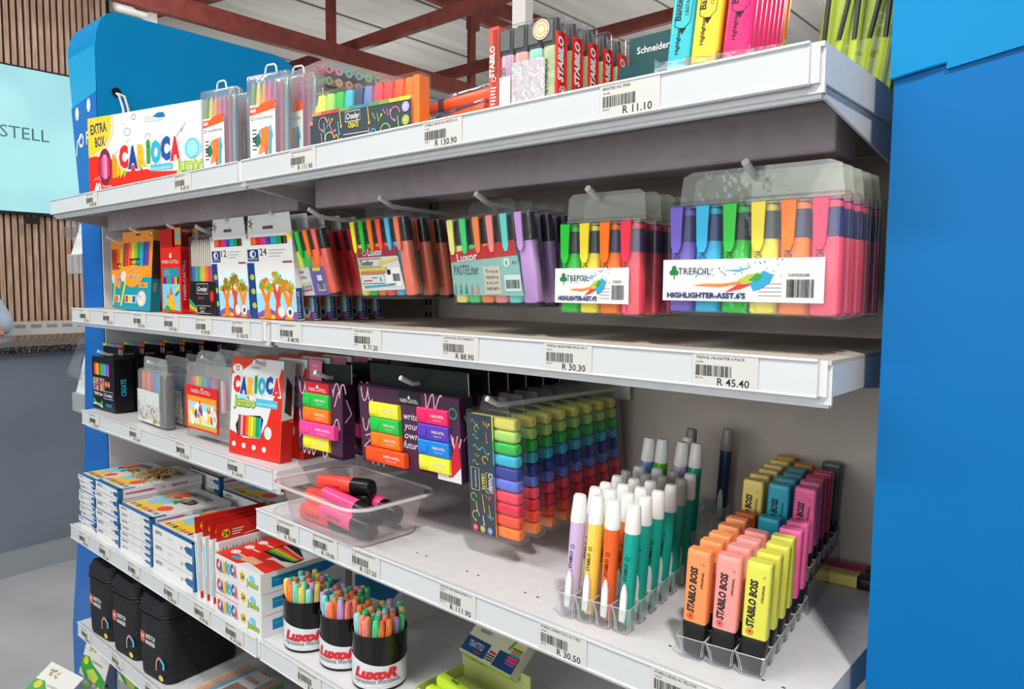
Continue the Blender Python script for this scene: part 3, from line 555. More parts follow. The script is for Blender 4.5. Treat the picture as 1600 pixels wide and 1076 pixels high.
# white cartons with tree picture
def staed(w, h, num):
    t = thing('pencil_carton', 'x', 'pencil pack'); th = .165; r = random.Random(num)
    def art(mb):
        navy = H('#16407c', .35); mb.rect(.0, w*.16, .0, th*.66, navy); mb.rect(w*.03, w*.27, th*.68, th*.82, H('#123a70', .35), -.0005); mb.disc(w*.15, th*.765, w*.07, WHITE, -.0007, rz=th*.045); mb.disc(w*.17, th*.765, w*.03, navy, -.0008, rz=th*.03)
        mb.txt('STAEDTLER', w*.15, th*.695, .004, WHITE, w=w*.2, y=-.0008)
        mb.rect(w*.12, w*.9, th*.87, th*.96, BLACK); pens_fan(mb, w*.13, w*.89, th*.875, th*.955, [RNB[k % 12] for k in (1, 1, 0, 0, 8, 8, 7, 6, 5, 5, 4, 4, 10, 9)], -.0005)
        mb.txt(str(num), w*.38, th*.745, th*.085, H('#23252c'), w=w*.15, y=-.0006)
        for k in range(3): mb.rect(w*.5, w*(.86-.07*k), th*(.8-.035*k), th*(.807-.035*k), H('#8c939c'), -.0005)
        for a in range(8): mb.line([(w*.05, th*.975), (w*.05+.007*math.cos(a*.8), th*.975+.007*math.sin(a*.8))], .0009, H(RNB[a]), -.0006)
        mb.rect(w*.78, w*.97, th*.655, th*.675, H('#8e2f3c'), -.0006)
        mb.rect(w*.16, w, 0, th*.3, H('#9ad1e6'), -.0004); mb.poly([(w*.16, th*.3), (w, th*.3), (w*.95, th*.52), (w*.5, th*.56), (w*.2, th*.5)], H('#cfe6ef'), -.00035)
        mb.poly([(w*.16, 0), (w*.16, th*.06), (w*.4, th*.13), (w*.7, th*.05), (w, th*.1), (w, 0)], H('#7d4f9e'), -.0005); mb.poly([(w*.16, 0), (w*.5, th*.05), (w*.6, 0)], H('#f2c51e'), -.0006)
        for tx, hh, c in ((.38, .36, '#e9781c'), (.62, .42, '#d2452c'), (.84, .34, '#e9861e')):
            mb.poly([(w*(tx-.09), 0), (w*(tx-.035), th*hh*.5), (w*(tx-.12), th*hh), (w*(tx-.05), th*hh), (w*tx, th*hh*.75), (w*(tx+.06), th*hh), (w*(tx+.12), th*hh), (w*(tx+.045), th*hh*.5), (w*(tx+.08), 0)], H(c), -.0007)
            for k in range(16):
                a = r.uniform(-.3, PI+.3); mb.disc(w*tx+w*r.uniform(.02, .15)*math.cos(a), th*(hh+.0)+th*r.uniform(.0, .12)*math.sin(a), w*r.uniform(.03, .055), H(r.choice(['#e9a01e', '#e8661c', '#86b83c', '#f2c84a', '#e8661c'])), -.0008, rz=th*.035)
                mb.line([(w*tx+w*.06*math.cos(a), th*hh), (w*tx+w*.15*math.cos(a), th*hh+th*.13*math.sin(a))], .0012, H('#6f9a2e'), -.0009)
        for k in (.68, .86): mb.disc(w*k, th*.09, w*.07, WHITE, -.001, rz=th*.065); 
        mb.disc(w*.86, th*.09, w*.03, navy, -.0011, rz=th*.03)
        for k in range(3): mb.disc(w*.1, th*(.15+.17*k), w*.05, H('#a9b83c'), -.0008, rz=th*.035)
        mb.on(RIGHT(w)).rect(0, .013, .002, .06, navy); mb.txt('STAEDTLER', .0065, .03, .005, WHITE, w=.05, rot=PI/2, y=-.0006)
    carton(t, w, th, .014, WHITE, 'carton', art)
    mb = MB().ext([(.004*w/.15, th), (w-.004, th), (w-.008, th+.036), (.012, th+.036)], .003, .0045, WHITE)
    mb.rect(w*.38, w*.6, th+.008, th+.014, H('#55524e'), .0026)
    for a in range(5): mb.disc(w*.12+.005*math.cos(a*1.26), th+.02+.006*math.sin(a*1.26), .005, H('#8a6f3c'), .0026, rz=.0018, rot=a*1.26)
    mb.build('hang_tab', t, 0); return t
s1 = staed(.146, .165, 12); s1.location = (.708, .094, 1.3165); s1.rotation_euler = (R(3), 0, 0); tag(s1, 'white pencil carton numbered 12 with an orange tree picture', None, 'white tree picture cartons')
s2 = staed(.168, .165, 24); s2.location = (.855, .096, 1.3165); s2.rotation_euler = (R(4), 0, 0); tag(s2, 'white pencil carton numbered 24 with an orange tree picture, front of its hook', None, 'white tree picture cartons')
for k in range(1, 6): dup(s2, (.855+.004*k, .096+.034*k, 1.3165), (R(4), 0, 0), 'white carton with a navy spine, %s behind the one numbered 24' % ORD[k])
for x, z, lb in ((.166, 1.494, 'smaller orange carton'), (.312, 1.51, 'large orange carton'), (.522, 1.508, 'red castle carton'), (.66, 1.498, 'black card pencil wallet'), (.785, 1.505, 'carton numbered 12'), (.96, 1.508, 'carton numbered 24')):
    hook(x, z, .078, 'white hook holding the '+lb)

# ================= second shelf, right bay: hanging wallets =================
NE = {'y': '#f2e63c', 'g': '#2fc23c', 'o': '#fb7a1c', 'r': '#fb4b4b', 'b': '#56b6dc', 'c': '#fb7f63', 'p': '#f0529a', 'v': '#7560c4'}
def luxor(cols, w, h, kind):
    t = thing('highlighter_wallet', 'x', 'highlighter pack'); n = len(cols); pw = (w-.006)/n
    for i, c in enumerate(cols):
        hl(t, .003+i*pw, .006, pw*.94, h-.012, .016, c, '#1a1a1d', y=.003, capf=.3, clipw=.5)
    MB().box(.004, w-.004, .004, .018, .001, .006, BLACK).build('ends', t, 0)
    mb = MB()
    if kind == 4:
        mb.box(.008, w-.02, .0008, .0016, .004, h*.44, H('#d9d5dc', .4)).on(LAY(0, .0008, 0)); a, b = .008, w-.02
        mb.rect(a+(b-a)*.5, b, .004, h*.44, H('#6a55a8')); mb.txt('Luxor', a+.002, h*.36, .007, H('#a32238'), al='l', b=.02); mb.txt('Textliter', a+.002, h*.28, .006, INK, al='l')
        for k, c in enumerate(('#e5c53a', '#49a7d0', '#d8532a')): mb.line([(a+.006, h*(.2-.05*k)), (a+(b-a)*.45, h*(.22-.05*k))], .004, H(c))
        mb.rect(b-.036, b-.01, h*.38, h*.43, H('#e8d23a'), -.0006); mb.rect(b-.03, b-.006, .012, h*.2, WHITE, -.0006); mb.barcode(b-.028, .014, .02, h*.1, y=-.0009); mb.rect(b-.026, b-.01, h*.24, h*.32, WHITE, -.0006)
    elif kind == 6:
        mb.ext([(.012, .014), (w-.022, .016), (w-.03, h*.52), (.012, h*.52)], .0008, .0016, H('#dcdcd8', .35)).on(LAY(0, .0008, 0))
        mb.poly([(.012, h*.52), (w-.03, h*.52), (w-.03, h*.64), (.012, h*.64)], H('#a5202e', .35)); mb.txt('Luxor', w*.42, h*.54, .011, WHITE, w=.042, y=-.0007, b=.03)
        mb.ring(w*.22, h*.58, .005, .0014, WHITE, -.0007)
        mb.txt('Textliter', .016, h*.42, .009, INK, al='l', w=.038, b=.01, y=-.0007); mb.line([(.014, h*.40), (w*.5, h*.40), (w*.5, h*.5), (.014, h*.5), (.014, h*.40)], .0009, INK, -.0008)
        mb.poly([(w*.45, h*.42), (w*.78, h*.47), (w*.78, h*.5), (w*.45, h*.46)], H('#eed23a'), -.0006); mb.rect(.014, w*.6, h*.36, h*.395, H('#e6c93a'), -.0006); mb.rect(.014, w*.58, h*.32, h*.35, H('#d9722a'), -.0006)
        mb.rect(.015, w*.52, h*.2, h*.31, WHITE, -.0006); mb.line([(.015, h*.2), (w*.52, h*.2), (w*.52, h*.31), (.015, h*.31), (.015, h*.2)], .0008, INK, -.0007); mb.txt('6', w*.46, h*.22, .009, INK, y=-.0008); mb.rect(w*.14, w*.3, h*.225, h*.24, H('#c8402a'), -.0008); mb.rect(w*.3, w*.4, h*.26, h*.275, H('#3a9ac0'), -.0008)
        mb.poly([(.02, h*.14), (w*.7, h*.17), (w*.7, h*.19), (.02, h*.17)], H('#2aa3c4'), -.0006)
        mb.rect(w*.56, w*.82, h*.16, h*.38, H('#f0efeb'), -.0006); mb.barcode(w*.68, h*.22, w*.12, h*.09, y=-.0008); mb.txt('PLASTIC', w*.59, h*.17, .004, INK, al='l', y=-.0008); mb.rect(w*.59, w*.65, h*.3, h*.36, INK, -.0008)
    else:
        mb.ext([(.004, .018), (w-.026, .016), (w-.032, h*.54), (.004, h*.5)], .0008, .0016, H('#8fbfb6', .35)).on(LAY(0, .0008, 0))
        mb.poly([(.004, h*.5), (w-.032, h*.54), (w-.034, h*.7), (.004, h*.6)], H('#c8282a', .35)); mb.txt('Luxor', w*.24, h*.51, .011, WHITE, w=.046, y=-.0007, b=.03, rot=.05)
        mb.txt('PASTELiter', .01, h*.36, .014, H('#54606c'), al='l', w=.055, y=-.0007)
        mb.rect(w*.42, w*.62, h*.14, h*.44, H('#c9c6b4'), -.0006)
        for k, (s_, c) in enumerate((('Trace', '#23252c'), ('highlighting', '#8e2f3c'), ('test', '#5a6b2a'), ('highlight', '#23252c'))): mb.txt(s_, w*.52, h*(.37-.06*k), .0045, H(c), w=w*.15, y=-.0008)
        mb.disc(w*.7, h*.47, .0065, H('#d5e3dd'), -.0006); mb.txt('6', w*.7, h*.445, .007, INK, y=-.0008); mb.txt('PCS', w*.79, h*.45, .004, INK, y=-.0008)
        mb.rect(w*.66, w*.84, h*.17, h*.34, H('#d2e4de'), -.0006); mb.barcode(w*.675, h*.2, w*.15, h*.09, y=-.0008)
        for k, c in enumerate(('#6f93a8', '#3f8f86', '#2f8a5a', '#c77b9c', '#e08a5a')): mb.poly([(w*(.03+.07*k), h*.15), (w*(.07+.07*k), h*.15), (w*(.055+.07*k), h*.27)], H(c), -.0007)
    mb.build('printed_insert', t, 0); sleeve(t, w, h, .021, hang=.016, neck=(.25, .8)); return t
lx = luxor([NE['y'], NE['g'], NE['o'], '#fb6a5a'], .122, .128, 4); lx.location = (1.006, .112, 1.358); lx.rotation_euler = (R(13), R(-2), R(-3))
tag(lx, 'small clear wallet of four highlighters with a purple and white insert', None, 'highlighter wallets with four pens')
rd = thing('highlighter_wallet', 'clear wallet of bright red markers hanging behind the small four-pen wallet', 'highlighter pack', (1.03, .168, 1.358), (R(13), R(-2), 0), 'highlighter wallets with four pens')
for i in range(4): hl(rd, .003+i*.029, .004, .027, .12, .016, '#e02630', '#1a1a1d', y=.002, capf=.3, txt='TEXTLITER')
sleeve(rd, .122, .128, .02, hang=.014, neck=(.25, .8))
dup(rd, (1.032, .21, 1.358), None, 'rear clear wallet of red markers on the leftmost wallet hook')
l6 = luxor([NE['y'], NE['g'], NE['o'], '#fb5a4a', NE['b'], NE['c']], .152, .135, 6); l6.location = (1.199, .105, 1.359); l6.rotation_euler = (R(9), R(-1), R(-3))
tag(l6, 'clear wallet of six highlighters with a dark red and white insert, front of its hook', None, 'neon six-pen wallets')
for k in (1, 2, 3): dup(l6, (1.2, .105+.036*k, 1.359), None, 'clear coral highlighter wallet, %s behind the dark red insert' % ORD[k])
lp = luxor(['#ebe385', '#4fd07c', '#f48a4f', '#f08f86', '#6fd3c9', '#c99ad8'], .178, .132, 7); lp.location = (1.436, .099, 1.352); lp.rotation_euler = (R(7), R(-1), R(-5))
tag(lp, 'clear wallet of six pastel highlighters with a sea green insert, front of its hook', None, 'pastel six-pen wallets')
for k in (1, 2, 3): dup(lp, (1.437, .099+.036*k, 1.352), None, 'pastel highlighter wallet, %s on its hook behind the sea green insert' % ORD[k])
def trefoil(cols, w, h, n):
    t = thing('highlighter_wallet', 'x', 'highlighter pack'); pw = (w-.006)/len(cols)
    for i, c in enumerate(cols):
        hl(t, .003+i*pw, .004, pw*.93, h-.012, .018, c, {'#fb4b6b': '#2c2a6a', '#7560c4': '#23306a', '#35b4e0': '#123a70', '#fb7a1c': '#3a2f55', '#f83a52': '#3f1f55'}.get(c, '#23302f'), y=.003, capf=.32, txt='HIGHLIGHTER', topc=c, clipw=.52)
    mb = MB(); ch = h*.36; z0 = .016; mb.box(-.002, w-.018, -.0012, -.0002, z0, z0+ch, WHITE).on(LAY(0, -.0012, z0)); cw = w-.02
    gr_ = H('#167a3c'); s_ = ch/.05
    for a in (90, 210, 330): mb.disc(.012+.0032*math.cos(R(a)), ch*.72+.0032*math.sin(R(a)), .003, gr_)
    mb.line([(.012, ch*.72), (.0125, ch*.52)], .0012, gr_); mb.txt('TREFOIL', .017, ch*.64, ch*.16, H('#2a4a3c'), al='l', w=min(.04, cw*.32))
    x1 = cw*.38
    def sw(P, c, y=-.0006): mb.poly([(cw*a, ch*b) for a, b in P], H(c), y)
    sw([(.2, .38), (.38, .34), (.52, .42), (.6, .55), (.55, .5), (.4, .42), (.3, .42)], '#ee8a2a'); sw([(.42, .22), (.52, .3), (.6, .42), (.5, .4)], '#dd3a2a', -.0007)
    sw([(.5, .5), (.56, .62), (.63, .68), (.68, .62), (.6, .45), (.54, .4)], '#b5bf3c', -.0007); sw([(.58, .42), (.66, .72), (.72, .62), (.7, .45), (.64, .3), (.6, .26)], '#2a9fc9', -.0008); sw([(.5, .7), (.6, .82), (.52, .76), (.42, .74)], '#49b6d0'); sw([(.57, .5), (.62, .66), (.66, .6), (.62, .46)], '#2f9a4a', -.0009)
    r = random.Random(5)
    for k in range(46): a = r.random(); mb.disc(cw*(.22+.56*a), ch*(.58+.32*r.random()*(.4+a)), .0007, H('#49a7c4' if k % 3 else '#38508a'), -.0007, n=6)
    mb.txt("HIGHLIGHTER-ASST.%d'S" % n, .004, ch*.08, ch*.12, H('#1a2f66'), al='l', w=cw*.56 if n == 4 else cw*.53, b=.04, y=-.0009)
    mb.txt('DAPEN55%s' % ('80' if n == 6 else '27'), cw*.87, ch*.58, ch*.07, INK, w=cw*.12); mb.barcode(cw*.8, ch*.12, cw*.16, ch*.4)
    for k in range(4): mb.rect(cw*.63, cw*.77, ch*(.14+.09*k), ch*(.16+.09*k), H('#9aa0a8'))
    mb.build('printed_card', t, 0)
    sleeve(t, w, h, .026, hang=.032, neck=(.05, .97), tab=clear('#eff2ea', .16, .08)); return t
t4 = trefoil([NE['g'], '#f2dc3c', '#fb7a1c', '#f83a52'], .128, .122, 4); t4.location = (1.642, .086, 1.347); tag(t4, 'clear wallet of four highlighters with a white splash-printed card, front of its hook', None, 'four-pen wallets with white card')
for k in (1, 2, 3): dup(t4, (1.643, .086+.034*k, 1.347), None, 'four-pen wallet, %s on its hook behind the white splash card' % ORD[k])
t6 = trefoil(['#7560c4', '#35b4e0', NE['g'], '#f2dc3c', '#fb7a1c', '#fb4b6b'], .196, .127, 6); t6.location = (1.804, .08, 1.353); tag(t6, 'wide clear wallet of six highlighters with a white splash-printed card, nearest the right blue board', None, 'six-pen wallets with white card')
for k in (1, 2, 3, 4): dup(t6, (1.804, .08+.03*k, 1.353), None, 'wide six-pen wallet, %s on the rightmost hook' % ORD[k])
for x, z, lb in ((1.102, 1.506, 'small four-pen wallets'), (1.298, 1.512, 'neon six-pen wallets'), (1.51, 1.502, 'pastel wallets'), (1.7, 1.494, 'four-pen wallets with white card'), (1.9, 1.505, 'wide six-pen wallets')):
    hook(x, z, .07, 'white hook holding the '+lb)
# ================= third shelf, left bay =================
def rotp(name, label, loc, rot=0, group=None, cat='pencil pack'): return thing(name, label, cat, loc, rot, group)
# black pencil cartons
t = rotp('pencil_carton', 'black pencil carton with a rainbow pencil window, front of its hook', (.0, .088, 1.038), (R(0), 0, R(2)), 'black pencil cartons')
w, h, d = .142, .142, .05
def art(mb):
    pens_fan(mb, w*.1, w*.78, h*.66, h*.86, ['#e8462a', '#f2851c', '#f5c518', '#c8402a', '#1e9e4a', '#5fb83c', '#1fa7c9', '#49a7e0', '#7a55b8', '#b45fc4'], -.0004, .006)
    r = random.Random(4)
    mb.rect(w*.04, w*.56, h*.34, h*.6, H('#7c8f86', .4), -.0004); pens_fan(mb, w*.06, w*.54, h*.36, h*.58, [r.choice(RNB) for _ in range(9)], -.0006)
    for k in range(7): mb.line([(w*.04, h*(.36+.03*k)), (w*.5, h*(.58-.02*k))], .002, H(r.choice(RNB)), -.0008)
    for k in (0, 1): mb.disc(w*(.64+.12*k), h*.5, w*.05, H('#ef6a6a'), -.0006, rz=h*.06); mb.txt('48', w*(.64+.12*k), h*.48, .005, WHITE, y=-.0008)
    mb.rect(w*.02, w*.98, h*.22, h*.35, BLACK, -.0007); mb.txt('TIME for', w*.27, h*.26, .008, WHITE, w=w*.42, y=-.0009, b=.03); mb.line([(w*.52, h*.22), (w*.94, h*.22), (w*.94, h*.36), (w*.52, h*.36), (w*.52, h*.22)], .0012, WHITE, -.0009); mb.txt('Croxley', w*.73, h*.26, .0095, WHITE, w=w*.36, sh=.3, y=-.0009, b=.02)
    for k in range(5): mb.line([(w*.04, h*(.2-.03*k)), (w*.25, h*(.05+.01*k)), (w*.45, h*(.16-.03*k))], .005, H(['#1e9e4a', '#2aa9c9', '#1e9e4a', '#8cc63f', '#e8e0d0'][k]), -.0006)
    mb.txt('CREATE', w*.74, h*.07, .008, H('#2aa9c9'), y=-.0009, b=.02)
    mb.on(RIGHT(w)).txt('CREATE', d*.6, h*.45, .013, H('#1fa7c9'), w=h*.32, rot=PI/2, y=-.0006, b=.02)
carton(t, w, h, d, BLACK, 'carton', art)
mb = MB().ext([(.01, h), (w-.004, h), (w-.004, h+.036), (.01, h+.036)], d*.55, d*.55+.001, BLACK).on(LAY(0, d*.55, 0))
for k in range(7): mb.rect(.01+k*.0183, .027+k*.0183, h+.029, h+.036, H(['#f2e63c', '#8cc63f', '#4fc0c8', '#49a7e0', '#b45fc4', '#ee6b1f', '#e8462a'][k]), -.0005)
for k in (0, 1): mb.disc(w*(.8+.1*k), h+.017, .006, H('#ef6a6a' if k else '#4fc0c8'), -.0006, rz=.009)
mb.build('hang_tab', t, 0)
for k in range(1, 6): dup(t, (.002*k, .088+.055*k, 1.038), (0, 0, R(2)), 'black pencil carton, %s on the leftmost hook behind the front one' % ORD[k])
# clear wallets of watercolour pencils
t = rotp('pencil_wallet', 'clear wallet of watercolour pencils with a pale sketch print, front of its hook', (.292, .092, 1.036), (R(0), 0, R(-3)), 'clear watercolour pencil wallets')
w, h = .176, .134; mb = MB()
for i in range(24): mb.tube([(.01+i*.0062, .012, .04), (.01+i*.0062, .012, h-.012), (.01+i*.0062, .012, h-.004)], [.003, .003, .0006], H(['#e08a5a', '#d9713a', '#c8503a', '#e0a04a', '#c85a6a', '#a05a8a', '#7a6aa8', '#4a7ab0', '#2a8ab0', '#1e9e7a', '#3aa05a', '#7ab04a'][(i*12)//24], .4), 6)
mb.build('pencils', t)
mb = MB().box(.004, w-.03, -.0012, .0, .004, h*.62, H('#d4d6d3', .4)).on(LAY(0, -.0012, 0)); r = random.Random(9)
for k in range(60): mb.disc(.008+r.random()*(w-.042), .008+r.random()*h*.3, .004*r.random()+.0015, H(r.choice(['#d9a05a', '#c87a5a', '#7a9ab0', '#8aa06a', '#b0c4d0', '#e0c070', '#a8704a']), .6), -.0004-.00001*k, n=6)
for k in range(10): mb.line([(.02+k*.013, .02), (.022+k*.013, .04+r.random()*.03)], .001, H('#8a9a8a'), -.0011)
for k in range(3): mb.txt('24', .01, .05+k*.011, .005, INK, y=-.0009)
mb.build('printed_insert', t, 0)
MB().box(w-.028, w-.004, .002, .024, .004, h*.95, BLACK).build('end_panel', t, 0)
sleeve(t, w, h, .028, FROST, hang=.032, neck=(.08, .96), tab=FROST)
for k in range(1, 6): dup(t, (.292+.003*k, .092+.052*k, 1.036), (0, 0, R(-3)), 'clear watercolour pencil wallet, %s on its hook behind the sketch print' % ORD[k])
# clear cases with red card
t = rotp('crayon_case', 'frosted clear case with a red and orange cartoon card, front of its hook', (.566, .09, 1.046), (0, 0, R(0)), 'frosted cases with red cards')
w, h, d = .208, .162, .022; mb = MB()
for i in range(12): mb.tube([(.02+i*.0125, .01, .06), (.02+i*.0125, .01, h*.8)], .0055, H(RNB[i], .4), 6)
mb.build('crayons', t)
mb = MB().box(.006, w-.052, -.0032, -.0015, .012, h*.68, H('#d8241e', .35)).on(LAY(0, -.0032, 0)); a = .006; b = w-.052
mb.txt('FABER-CASTELL', (a+b)/2, h*.585, .008, WHITE, w=.09, y=-.0006); mb.poly([(a+.075, h*.64), (a+.08, h*.675), (a+.086, h*.64)], WHITE)
mb.rect(a+.01, b-.004, .016, h*.54, H('#f0962a'), -.0005); mb.rect(a+.016, b-.01, .022, h*.46, H('#e6dfb8'), -.0006); mb.rect(a+.016, b-.01, .022, h*.16, H('#8cc47a'), -.0007); mb.rect(a+.016, b-.01, h*.34, h*.46, H('#a8d4de'), -.0007)
r = random.Random(6)
for k in range(26): mb.disc(a+.022+r.random()*(b-a-.04), .03+r.random()*h*.24, .003+r.random()*.005, H(r.choice(['#2b9b3f', '#1c4fa0', '#6b3fa0', '#d8232a', '#f2f0ea', '#f2c51e', '#f2f0ea']), .6), -.0008-.00001*k, rz=.006+r.random()*.006, n=9)
mb.disc(b-.012, h*.28, .011, WHITE, -.0012, rz=.018); mb.txt('12', b-.012, h*.25, .009, INK, y=-.0014)
mb.build('printed_card', t, 0)
mb = MB(); mb.loft([rr(w-.006, d*.8, .008, 0, w/2, d/2), rr(w, d, .01, .006, w/2, d/2), rr(w, d, .01, h-.012, w/2, d/2), rr(w-.014, d*.7, .01, h, w/2, d/2)], FROST)
mb.box(0, w, -.001, 0, h*.42, h*.43, FROST); mb.ext([(w*.16+0, h), (w*.84, h), (w*.78, h+.02), (w*.7, h+.028), (w*.3, h+.028), (w*.22, h+.02)], d*.4, d*.5, FROST); mb.build('case', t)
for k in range(1, 8): dup(t, (.566+.004*k, .09+.042*k, 1.046), None, 'frosted clear case, %s on its hook behind the red cartoon card' % ORD[k])
# white and red jumbo pen cartons
def cj(w, h, d):
    def art(mb):
        mb.poly([(0, 0), (w, 0), (w, h*.34), (w*.7, h*.34), (w*.6, h*.2), (w*.3, h*.18), (0, h*.24)], RED)
        mb.poly([(w, h*.34), (w*.72, h*.34), (w*.97, h*.93), (w, h*.9)], RED, -.0004); mb.poly([(0, h*.99), (0, h*.82), (w*.2, h*.86), (w*.5, h), (0, h)], H('#e8462a', .35), -.0004)
        mb.disc(w*.12, h*.88, w*.1, WHITE, -.0006, rz=h*.05); mb.txt('12', w*.12, h*.86, .01, INK, y=-.0008, b=.02)
        mb.rect(w*.4, w*.56, h*.895, h*.92, H('#b5a89a'), -.0005)
        carioca(mb, w*.04, h*.65, h*.15, w*.92); mb.txt('Jumbo', w*.28, h*.5, h*.1, H('#1e9e4a'), w=w*.44, y=-.001, b=.06); mb.txt('Jumbo', w*.28, h*.505, h*.09, H('#e8d23a'), w=w*.42, y=-.0012, b=.01)
        mb.disc(w*.22, h*.62, w*.11, H('#8fd4e6'), -.0007, rz=h*.045); mb.rect(w*.5, w*.92, h*.52, h*.6, H('#49b6d8'), -.0008); mb.txt('superwashable', w*.71, h*.54, h*.03, WHITE, w=w*.38, y=-.001)
        mb.poly([(w*.16, h*.2), (w*.12, h*.3), (w*.2, h*.4), (w*.6, h*.43), (w*.66, h*.4), (w*.62, h*.25), (w*.5, h*.2)], BLACK, -.0007); pens_fan(mb, w*.17, w*.63, h*.205, h*.41, ['#7a4a2b', '#f29ab0', '#d8232a', '#ee6b1f', '#f5c518', '#e8e23a', '#8cc63f', '#1e9e4a', '#1fa7c9'], -.0009)
        mb.disc(w*.76, h*.27, w*.07, WHITE, -.0008, rz=h*.065)
        for k in range(4): mb.disc(w*(.1+.2*k), h*.1, w*.04, WHITE, -.0008, rz=h*.028)
        mb.on(RIGHT(w)).rect(0, d, 0, h*.4, H('#c8241a', .35), -.0003); mb.line([(0, h*.4), (d, h*.42)], .004, H('#c8241a'), -.0004)
        mb.poly([(d*.2, h*.5), (d*.8, h*.45), (d*.8, h*.75), (d*.3, h*.85)], H('#4a2a1c', .5), -.0004)
    return art
t = rotp('pen_carton', 'white and red jumbo pen carton with a pen window, front of its hook', (.785, .078, 1.034), (R(-4), 0, R(6)), 'white and red jumbo pen cartons', 'pen pack')
carton(t, .168, .2, .028, WHITE, 'carton', cj(.168, .2, .028))
for k in range(1, 5): dup(t, (.785+.004*k, .078+.05*k, 1.034), (R(-4), 0, R(6)), 'jumbo pen carton, %s on its hook behind the front one' % ORD[k])

# ================= right bay, middle hooks =================
PURP = H('#4a2a44', .35); PUR2 = H('#3a2038', .35)
def scr(mb, P, y=-.0008, w=.0022, c='#e6b3c0'):
    mb.line(P, w, H(c, .5), y)
def curl(mb, x, z, s, n, y=-.0008):
    P = [(x+s*k*.055+s*.12*math.cos(k*.5), z+s*.5*math.sin(k*.5+x*90)) for k in range(n*3)]; scr(mb, P, y)
def fc(w, h, d, cols, two):
    t = thing('highlighter_carton', 'x', 'highlighter pack')
    mb = MB(); mb.box(0, w, 0, .001, 0, h*.04, PURP); mb.box(0, w, .002, d, 0, h, PURP)
    fr = [(0, 0)]
    def hole(x0, x1, z0, z1): pass
    xs = [(.18, .70)] if not two else [(.15, .46), (.62, .93)]
    if not two:
        mb.box(0, w*.18, 0, .0015, 0, h, PURP).box(w*.74, w, 0, .0015, 0, h, PURP).box(w*.18, w*.74, 0, .0015, h*.84, h, PURP).box(w*.18, w*.74, 0, .0015, 0, h*.12, PURP)
    else:
        mb.box(0, w*.15, 0, .0015, 0, h, PURP).box(w*.45, w*.63, 0, .0015, 0, h, PURP).box(w*.90, w, 0, .0015, 0, h, PURP).box(w*.15, w*.45, 0, .0015, h*.82, h, PURP).box(w*.63, w*.9, 0, .0015, h*.84, h, PURP).box(w*.15, w*.9, 0, .0015, 0, h*.05, PURP)
    curl(mb, w*.02, h*.9, .024, 8); curl(mb, w*.02, h*.5, .022, 6); curl(mb, w*.78 if not two else w*.68, h*.92, .026, 9); curl(mb, w*.79 if not two else w*.92, h*.45, .024, 5); scr(mb, [(w*.84, h*.7), (w*.9, h*.85), (w*.93, h*.9)] if not two else [(w*.5, h*.9), (w*.55, h*.85), (w*.6, h*.9)])
    curl(mb, w*.1, h*.06, .02, 14); curl(mb, w*.55 if not two else w*.91, h*.05 if not two else h*.5, .018, 7); scr(mb, [(w*.03, h*.2), (w*.1, h*.3), (w*.05, h*.35), (w*.14, h*.4)])
    if not two:
        mb.rect(w*.2, w*.72, h*.83, h*.99, H('#c9202a', .35), -.0009); mb.txt('FABER-CASTELL', w*.46, h*.87, .006, WHITE, w=w*.4, y=-.0011); mb.poly([(w*.42, h*.92), (w*.46, h*.965), (w*.5, h*.92)], WHITE, -.0011)
    else:
        mb.rect(w*.43, w*.64, h*.84, h*.998, H('#1c2624', .35), -.0009); mb.txt('FABER-CASTELL', w*.535, h*.87, .006, WHITE, w=w*.18, y=-.0011); mb.poly([(w*.52, h*.92), (w*.535, h*.965), (w*.55, h*.92)], WHITE, -.0011)
        for k, s_ in enumerate(('write', 'your', 'own', 'future')): mb.txt(s_, w*.545, h*(.66-.12*k), h*.09, H('#eadfe4'), w=w*(.14 if k < 3 else .17), sh=.25, y=-.0011)
        mb.ring(w*.945, h*.82, .008, .0028, H('#2a8a6a'), -.0009); mb.rect(w*.78, w*.995, h*.0, h*.24, WHITE, -.0009); mb.poly([(w*.98, h*.55), (w*1.0, h*.2), (w*.92, h*.06), (w*.88, h*.05), (w*.9, h*.25)], H('#c8203c', .35), -.0011)
        mb.line([(w*.82, h*.18), (w*.85, h*.1), (w*.86, h*.19), (w*.88, h*.1)], .004, H('#c8203c'), -.0011)
    mb.on(RIGHT(w)).rect(.001, d-.001, 0, h, PUR2, -.0003); scr(mb, [(d*.2, h*.5), (d*.7, h*.6), (d*.3, h*.8)])
    mb.build('carton', t, 0)
    k = 0
    for (a, b) in ((.17, .75),) if not two else ((.135, .435), (.625, .91)):
        n = 4
        for i in range(n):
            c = cols[k]; k += 1; hz = h*.19; z0 = h*(.84 if not two else (.82 if a < .5 else .85))-(i+1)*h*.193
            if k == 4 and two or (k == 3 and not two): xo = -.03 if two else -.02; xe = .05
            else: xo = 0; xe = 0
            mm = MB(); L = (b-a)*w*(1+(.35 if xe else 0)); m = H(c, .26)
            mm.loft([[(p[2], p[0], p[1]) for p in rr(.010, hz, .003, q, -.0005 if not xe else -.003, hz/2)] for q in (0, L)], m)
            o = mm.build('highlighter', t, loc=(a*w+xo*w*1.2, .0 if not xe else -.0035, z0))
            mm = MB().box(.001, L*.3, -.0075 if not xe else -.01, -.005, hz*.2, hz*.72, m, .002); mm.build('clip', o)
            mm = MB(); mm.txt('FABER-CASTELL', L*.68, hz*.5, hz*.16, WHITE, w=L*.42, y=-.0058 if not xe else -.0085, b=.02).txt('Textliner 46', L*.66, hz*.28, hz*.1, WHITE, w=L*.26, y=-.0058 if not xe else -.0085)
            mm.build('print', o, 0)
